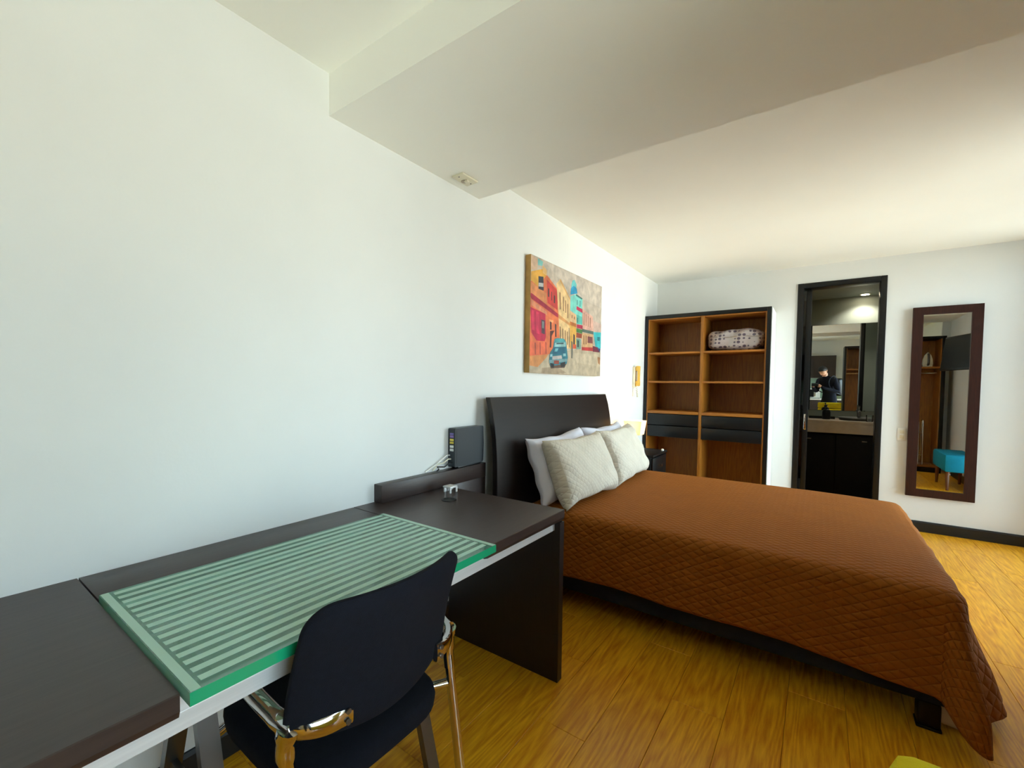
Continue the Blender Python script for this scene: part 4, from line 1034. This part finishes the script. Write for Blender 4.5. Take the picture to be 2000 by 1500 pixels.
for k in range(4):
    o = bx('cabinet_door', M['dark'], ku, 0.103 + k * 0.49, 0.585 + k * 0.49, -1.969, -1.95, 1.475, 2.075, 0.002)
    bx('handle', M['chrome'], o, 0.30 + k * 0.49, 0.39 + k * 0.49, -1.949, -1.937, 1.50, 1.51, 0.002)
kk = thing('electric_kettle', (1.90, -1.98, 0.906), 'white kettle on the kitchenette counter', 'kettle')
MB().lathe((1.90, -1.98, 0.9065), [(0.075, 0), (0.078, 0.02), (0.07, 0.12), (0.055, 0.18), (0.03, 0.19), (0.012, 0.205), (0, 0.207)], 20).build('body', M['white'], kk, True)
MB().tube(smooth_path([(1.97, -1.98, 0.95), (2.02, -1.98, 0.98), (2.02, -1.98, 1.06), (1.955, -1.98, 1.085)], 4), 0.010, 8).build('handle', M['black'], kk, True)
mw = thing('microwave_oven', (1.50, -2.05, 0.906), 'white microwave oven on the kitchenette counter', 'microwave')
bx('housing', M['white'], mw, 1.26, 1.74, -2.25, -1.89, 0.915, 1.18, 0.006)
bx('door_window', M['black'], mw, 1.30, 1.60, -1.8895, -1.884, 0.945, 1.15, 0.002)
bx('handle', M['chrome'], mw, 1.62, 1.635, -1.8895, -1.865, 0.96, 1.14, 0.003)
for a in (1.29, 1.71):
    bx('foot', M['black'], mw, a - 0.015, a + 0.015, -2.2, -1.93, 0.9055, 0.915, 0)

# ---------------------------------------------------------------- the photographer
pn = thing('person', (1.66, -0.50, 0), 'person in dark clothes leaning over a phone held in both hands', 'person')
def skinned(name, mt, verts, edges, radii, root=0, sub=2, parent=None):
    off = origin_of(parent); me = bpy.data.meshes.new(name)
    me.from_pydata([tuple(Vector(v) - off) for v in verts], edges, [])
    o = bpy.data.objects.new(name, me); COL.objects.link(o); o.parent = parent; o['_o'] = tuple(off)
    sk = o.modifiers.new('skin', 'SKIN'); sk.use_smooth_shade = True
    for i, d in enumerate(me.skin_vertices[0].data):
        r = radii[i]; d.radius = r if isinstance(r, tuple) else (r, r); d.use_root = (i == root)
    ss = o.modifiers.new('soft', 'SUBSURF'); ss.levels = sub; ss.render_levels = sub
    me.materials.append(mt)
    return o
HZ = Vector((FWD.x, FWD.y, 0)).normalized(); RT = Vector((HZ.y, -HZ.x, 0))       # facing direction and his right
B = CAM - HZ * 0.50; B.z = 0                                                       # point under the trunk
def bp(f, r, z):
    return B + HZ * f + RT * r + Vector((0, 0, z))
hand = {s: CAM - HZ * 0.055 + RT * s * 0.085 + Vector((0, 0, -0.035)) for s in (-1, 1)}
V = [bp(0, 0, 0.93), bp(-0.01, 0, 1.08), bp(0.03, 0, 1.24), bp(0.10, 0, 1.40), bp(0.15, 0, 1.48), bp(0.18, 0, 1.53)]
E_ = [(0, 1), (1, 2), (2, 3), (3, 4), (4, 5)]; Rr = [(.15, .12), (.145, .11), (.16, .12), (.15, .11), (.065, .065), (.055, .055)]
for s in (-1, 1):
    i = len(V)
    V += [bp(0.09, s * 0.185, 1.385), bp(0.07, s * 0.27, 1.12), hand[s] - HZ * 0.10 + RT * s * 0.05 + Vector((0, 0, -0.05)), hand[s] - HZ * 0.045 + RT * s * 0.012 + Vector((0, 0, -0.012))]
    E_ += [(3, i), (i, i + 1), (i + 1, i + 2), (i + 2, i + 3)]; Rr += [(.075, .075), (.052, .052), (.038, .038), (.032, .03)]
    i = len(V)
    V += [bp(0.0, s * 0.10, 0.86), bp(0.05, s * 0.11, 0.48), bp(0.0, s * 0.115, 0.10), bp(0.0, s * 0.115, 0.045), bp(0.15, s * 0.13, 0.035)]
    E_ += [(0, i), (i, i + 1), (i + 1, i + 2), (i + 2, i + 3), (i + 3, i + 4)]; Rr += [(.095, .10), (.065, .068), (.045, .048), (.042, .042), (.035, .03)]
skinned('body', M['cloth'], V, E_, Rr, 0, 2, pn)
# head: sculpted egg with nose, brow and ears
HC = bp(0.235, 0, 1.625); tilt = math.radians(38)
hf = (HZ * math.cos(tilt) - Vector((0, 0, math.sin(tilt)))).normalized(); hu = (HZ * math.sin(tilt) + Vector((0, 0, math.cos(tilt)))).normalized()
def hp(f, r, u):
    return HC + hf * f + RT * r + hu * u
vs = []; fs = []; n, k = 24, 18
for i in range(k + 1):
    ph_ = PI * i / k
    for j in range(n):
        a = 2 * PI * j / n; u = math.cos(ph_) * 0.115; rad = math.sin(ph_)
        fr_ = math.cos(a) * rad * 0.095; rt = math.sin(a) * rad * (0.076 if u > -0.02 else 0.076 - 0.25 * (-u - 0.02))
        if fr_ > 0.05 and abs(rt) < 0.014 and -0.045 < u < 0.015:
            fr_ += 0.022 * (1 - (u + 0.045) / 0.075)
        if fr_ > 0.04 and 0.012 < abs(rt) < 0.045 and 0.0 < u < 0.03:
            fr_ -= 0.008
        vs.append(hp(fr_, rt, u))
for i in range(k):
    for j in range(n):
        fs.append((i * n + j, i * n + (j + 1) % n, (i + 1) * n + (j + 1) % n, (i + 1) * n + j))
hd = MB().add(vs, fs); 
for s in (-1, 1):
    hd.tube([hp(-0.01, s * 0.074, 0.02), hp(-0.016, s * 0.084, 0.0), hp(-0.005, s * 0.078, -0.025)], [0.010, 0.014, 0.008], 8)
hd.tube([hp(-0.03, 0, -0.08), bp(0.16, 0, 1.49)], [0.05, 0.056], 14)
o = hd.build('head', M['skin'], pn, True)
for s in (-1, 1):
    MB().lathe(tuple(hp(0.083, s * 0.030, 0.012)), [(0.0, -0.008), (0.009, -0.004), (0.011, 0), (0.009, 0.004), (0.0, 0.008)], 10).build('eye', M['black'], o, True)
MB().tube([hp(0.086, -0.022, -0.062), hp(0.091, 0, -0.060), hp(0.086, 0.022, -0.062)], 0.005, 8).build('mouth', mat('lips', (164, 96, 84), 0.5), o, True)
vs = []; fs = []
for i in range(10):
    ph_ = PI * 0.60 * i / 9
    for j in range(n):
        a = 2 * PI * j / n; back = 0.5 - 0.5 * math.cos(a)
        pp = ph_ * (0.62 + 0.38 * back); u = math.cos(pp) * 0.127; rad = math.sin(pp)
        vs.append(hp(math.cos(a) * rad * 0.106 - 0.004, math.sin(a) * rad * 0.087, u + 0.002))
for i in range(9):
    for j in range(n):
        fs.append((i * n + j, i * n + (j + 1) % n, (i + 1) * n + (j + 1) % n, (i + 1) * n + j))
MB().add(vs, fs).build('hair', M['hair'], pn, True)
for s in (-1, 1):
    h = hand[s]; hv = [h - HZ * 0.045 + RT * s * 0.012 + Vector((0, 0, -0.012)), h - HZ * 0.02, h + Vector((0, 0, 0.02))]
    he = [(0, 1), (1, 2)]; hr = [.026, .027, .024]
    for q, (dz, ln) in enumerate(((0.026, 0.050), (0.010, 0.056), (-0.007, 0.052), (-0.024, 0.042))):
        i = len(hv); b0 = h + Vector((0, 0, dz + 0.01))
        hv += [b0 - RT * s * ln * 0.4 - HZ * 0.004, b0 - RT * s * ln * 0.75 + HZ * 0.0, b0 - RT * s * ln + HZ * 0.003]
        he += [(1 if q > 1 else 2, i), (i, i + 1), (i + 1, i + 2)]; hr += [.0088, .008, .0068]
    i = len(hv); hv += [h - HZ * 0.025 + Vector((0, 0, 0.04)) - RT * s * 0.012, h - HZ * 0.03 + Vector((0, 0, 0.052)) - RT * s * 0.032]
    he += [(1, i), (i, i + 1)]; hr += [.0105, .0085]
    skinned('hand', M['skin'], hv, he, hr, 0, 1, pn)
bkp = MB().box(-0.15, 0.15, -0.08, 0.08, -0.23, 0.20, 0.05, seg=3)
BM = Matrix.Translation(bp(-0.20, 0, 1.25)) @ Matrix(((RT.x, HZ.x, 0, 0), (RT.y, HZ.y, 0, 0), (0, 0, 1, 0), (0, 0, 0, 1))) @ Matrix.Rotation(math.radians(-10), 4, 'X')
pk = thing('backpack', tuple(bp(-0.16, 0, 1.0)), 'dark backpack worn by the person', 'backpack')
bkp.xf(BM).build('pack', M['black'], pk, True)
MB().box(-0.11, 0.11, -0.11, -0.08, -0.20, 0.0, 0.02).xf(BM).build('front_pocket', M['black'], pk, True)
for s in (-1, 1):
    MB().tube(smooth_path([BM @ Vector((s * 0.10, 0.07, 0.18)), bp(0.04, s * 0.12, 1.505), bp(0.17, s * 0.125, 1.43), bp(0.20, s * 0.13, 1.30), bp(0.12, s * 0.165, 1.14), BM @ Vector((s * 0.13, 0.06, -0.18))], 4), 0.012, 8).build('strap', M['bedbase'], pk, True)
pp = thing('smartphone', tuple(CAM - HZ * 0.03), 'dark smartphone held level in both hands', 'phone')
PM = Matrix.Translation(CAM - FWD * 0.022) @ Matrix(((RIGHT.x, UP.x, -FWD.x, 0), (RIGHT.y, UP.y, -FWD.y, 0), (RIGHT.z, UP.z, -FWD.z, 0), (0, 0, 0, 1)))
MB().box(-0.080, 0.080, -0.039, 0.039, -0.004, 0.004, 0.003).xf(PM).build('case', M['black'], pp, True)
MB().box(-0.075, 0.075, -0.035, 0.035, 0.0041, 0.0046).xf(PM).build('screen', mat('phone_glass', (10, 12, 16), 0.08), pp)

for o in bpy.data.objects:
    if '_o' in o:
        del o['_o']
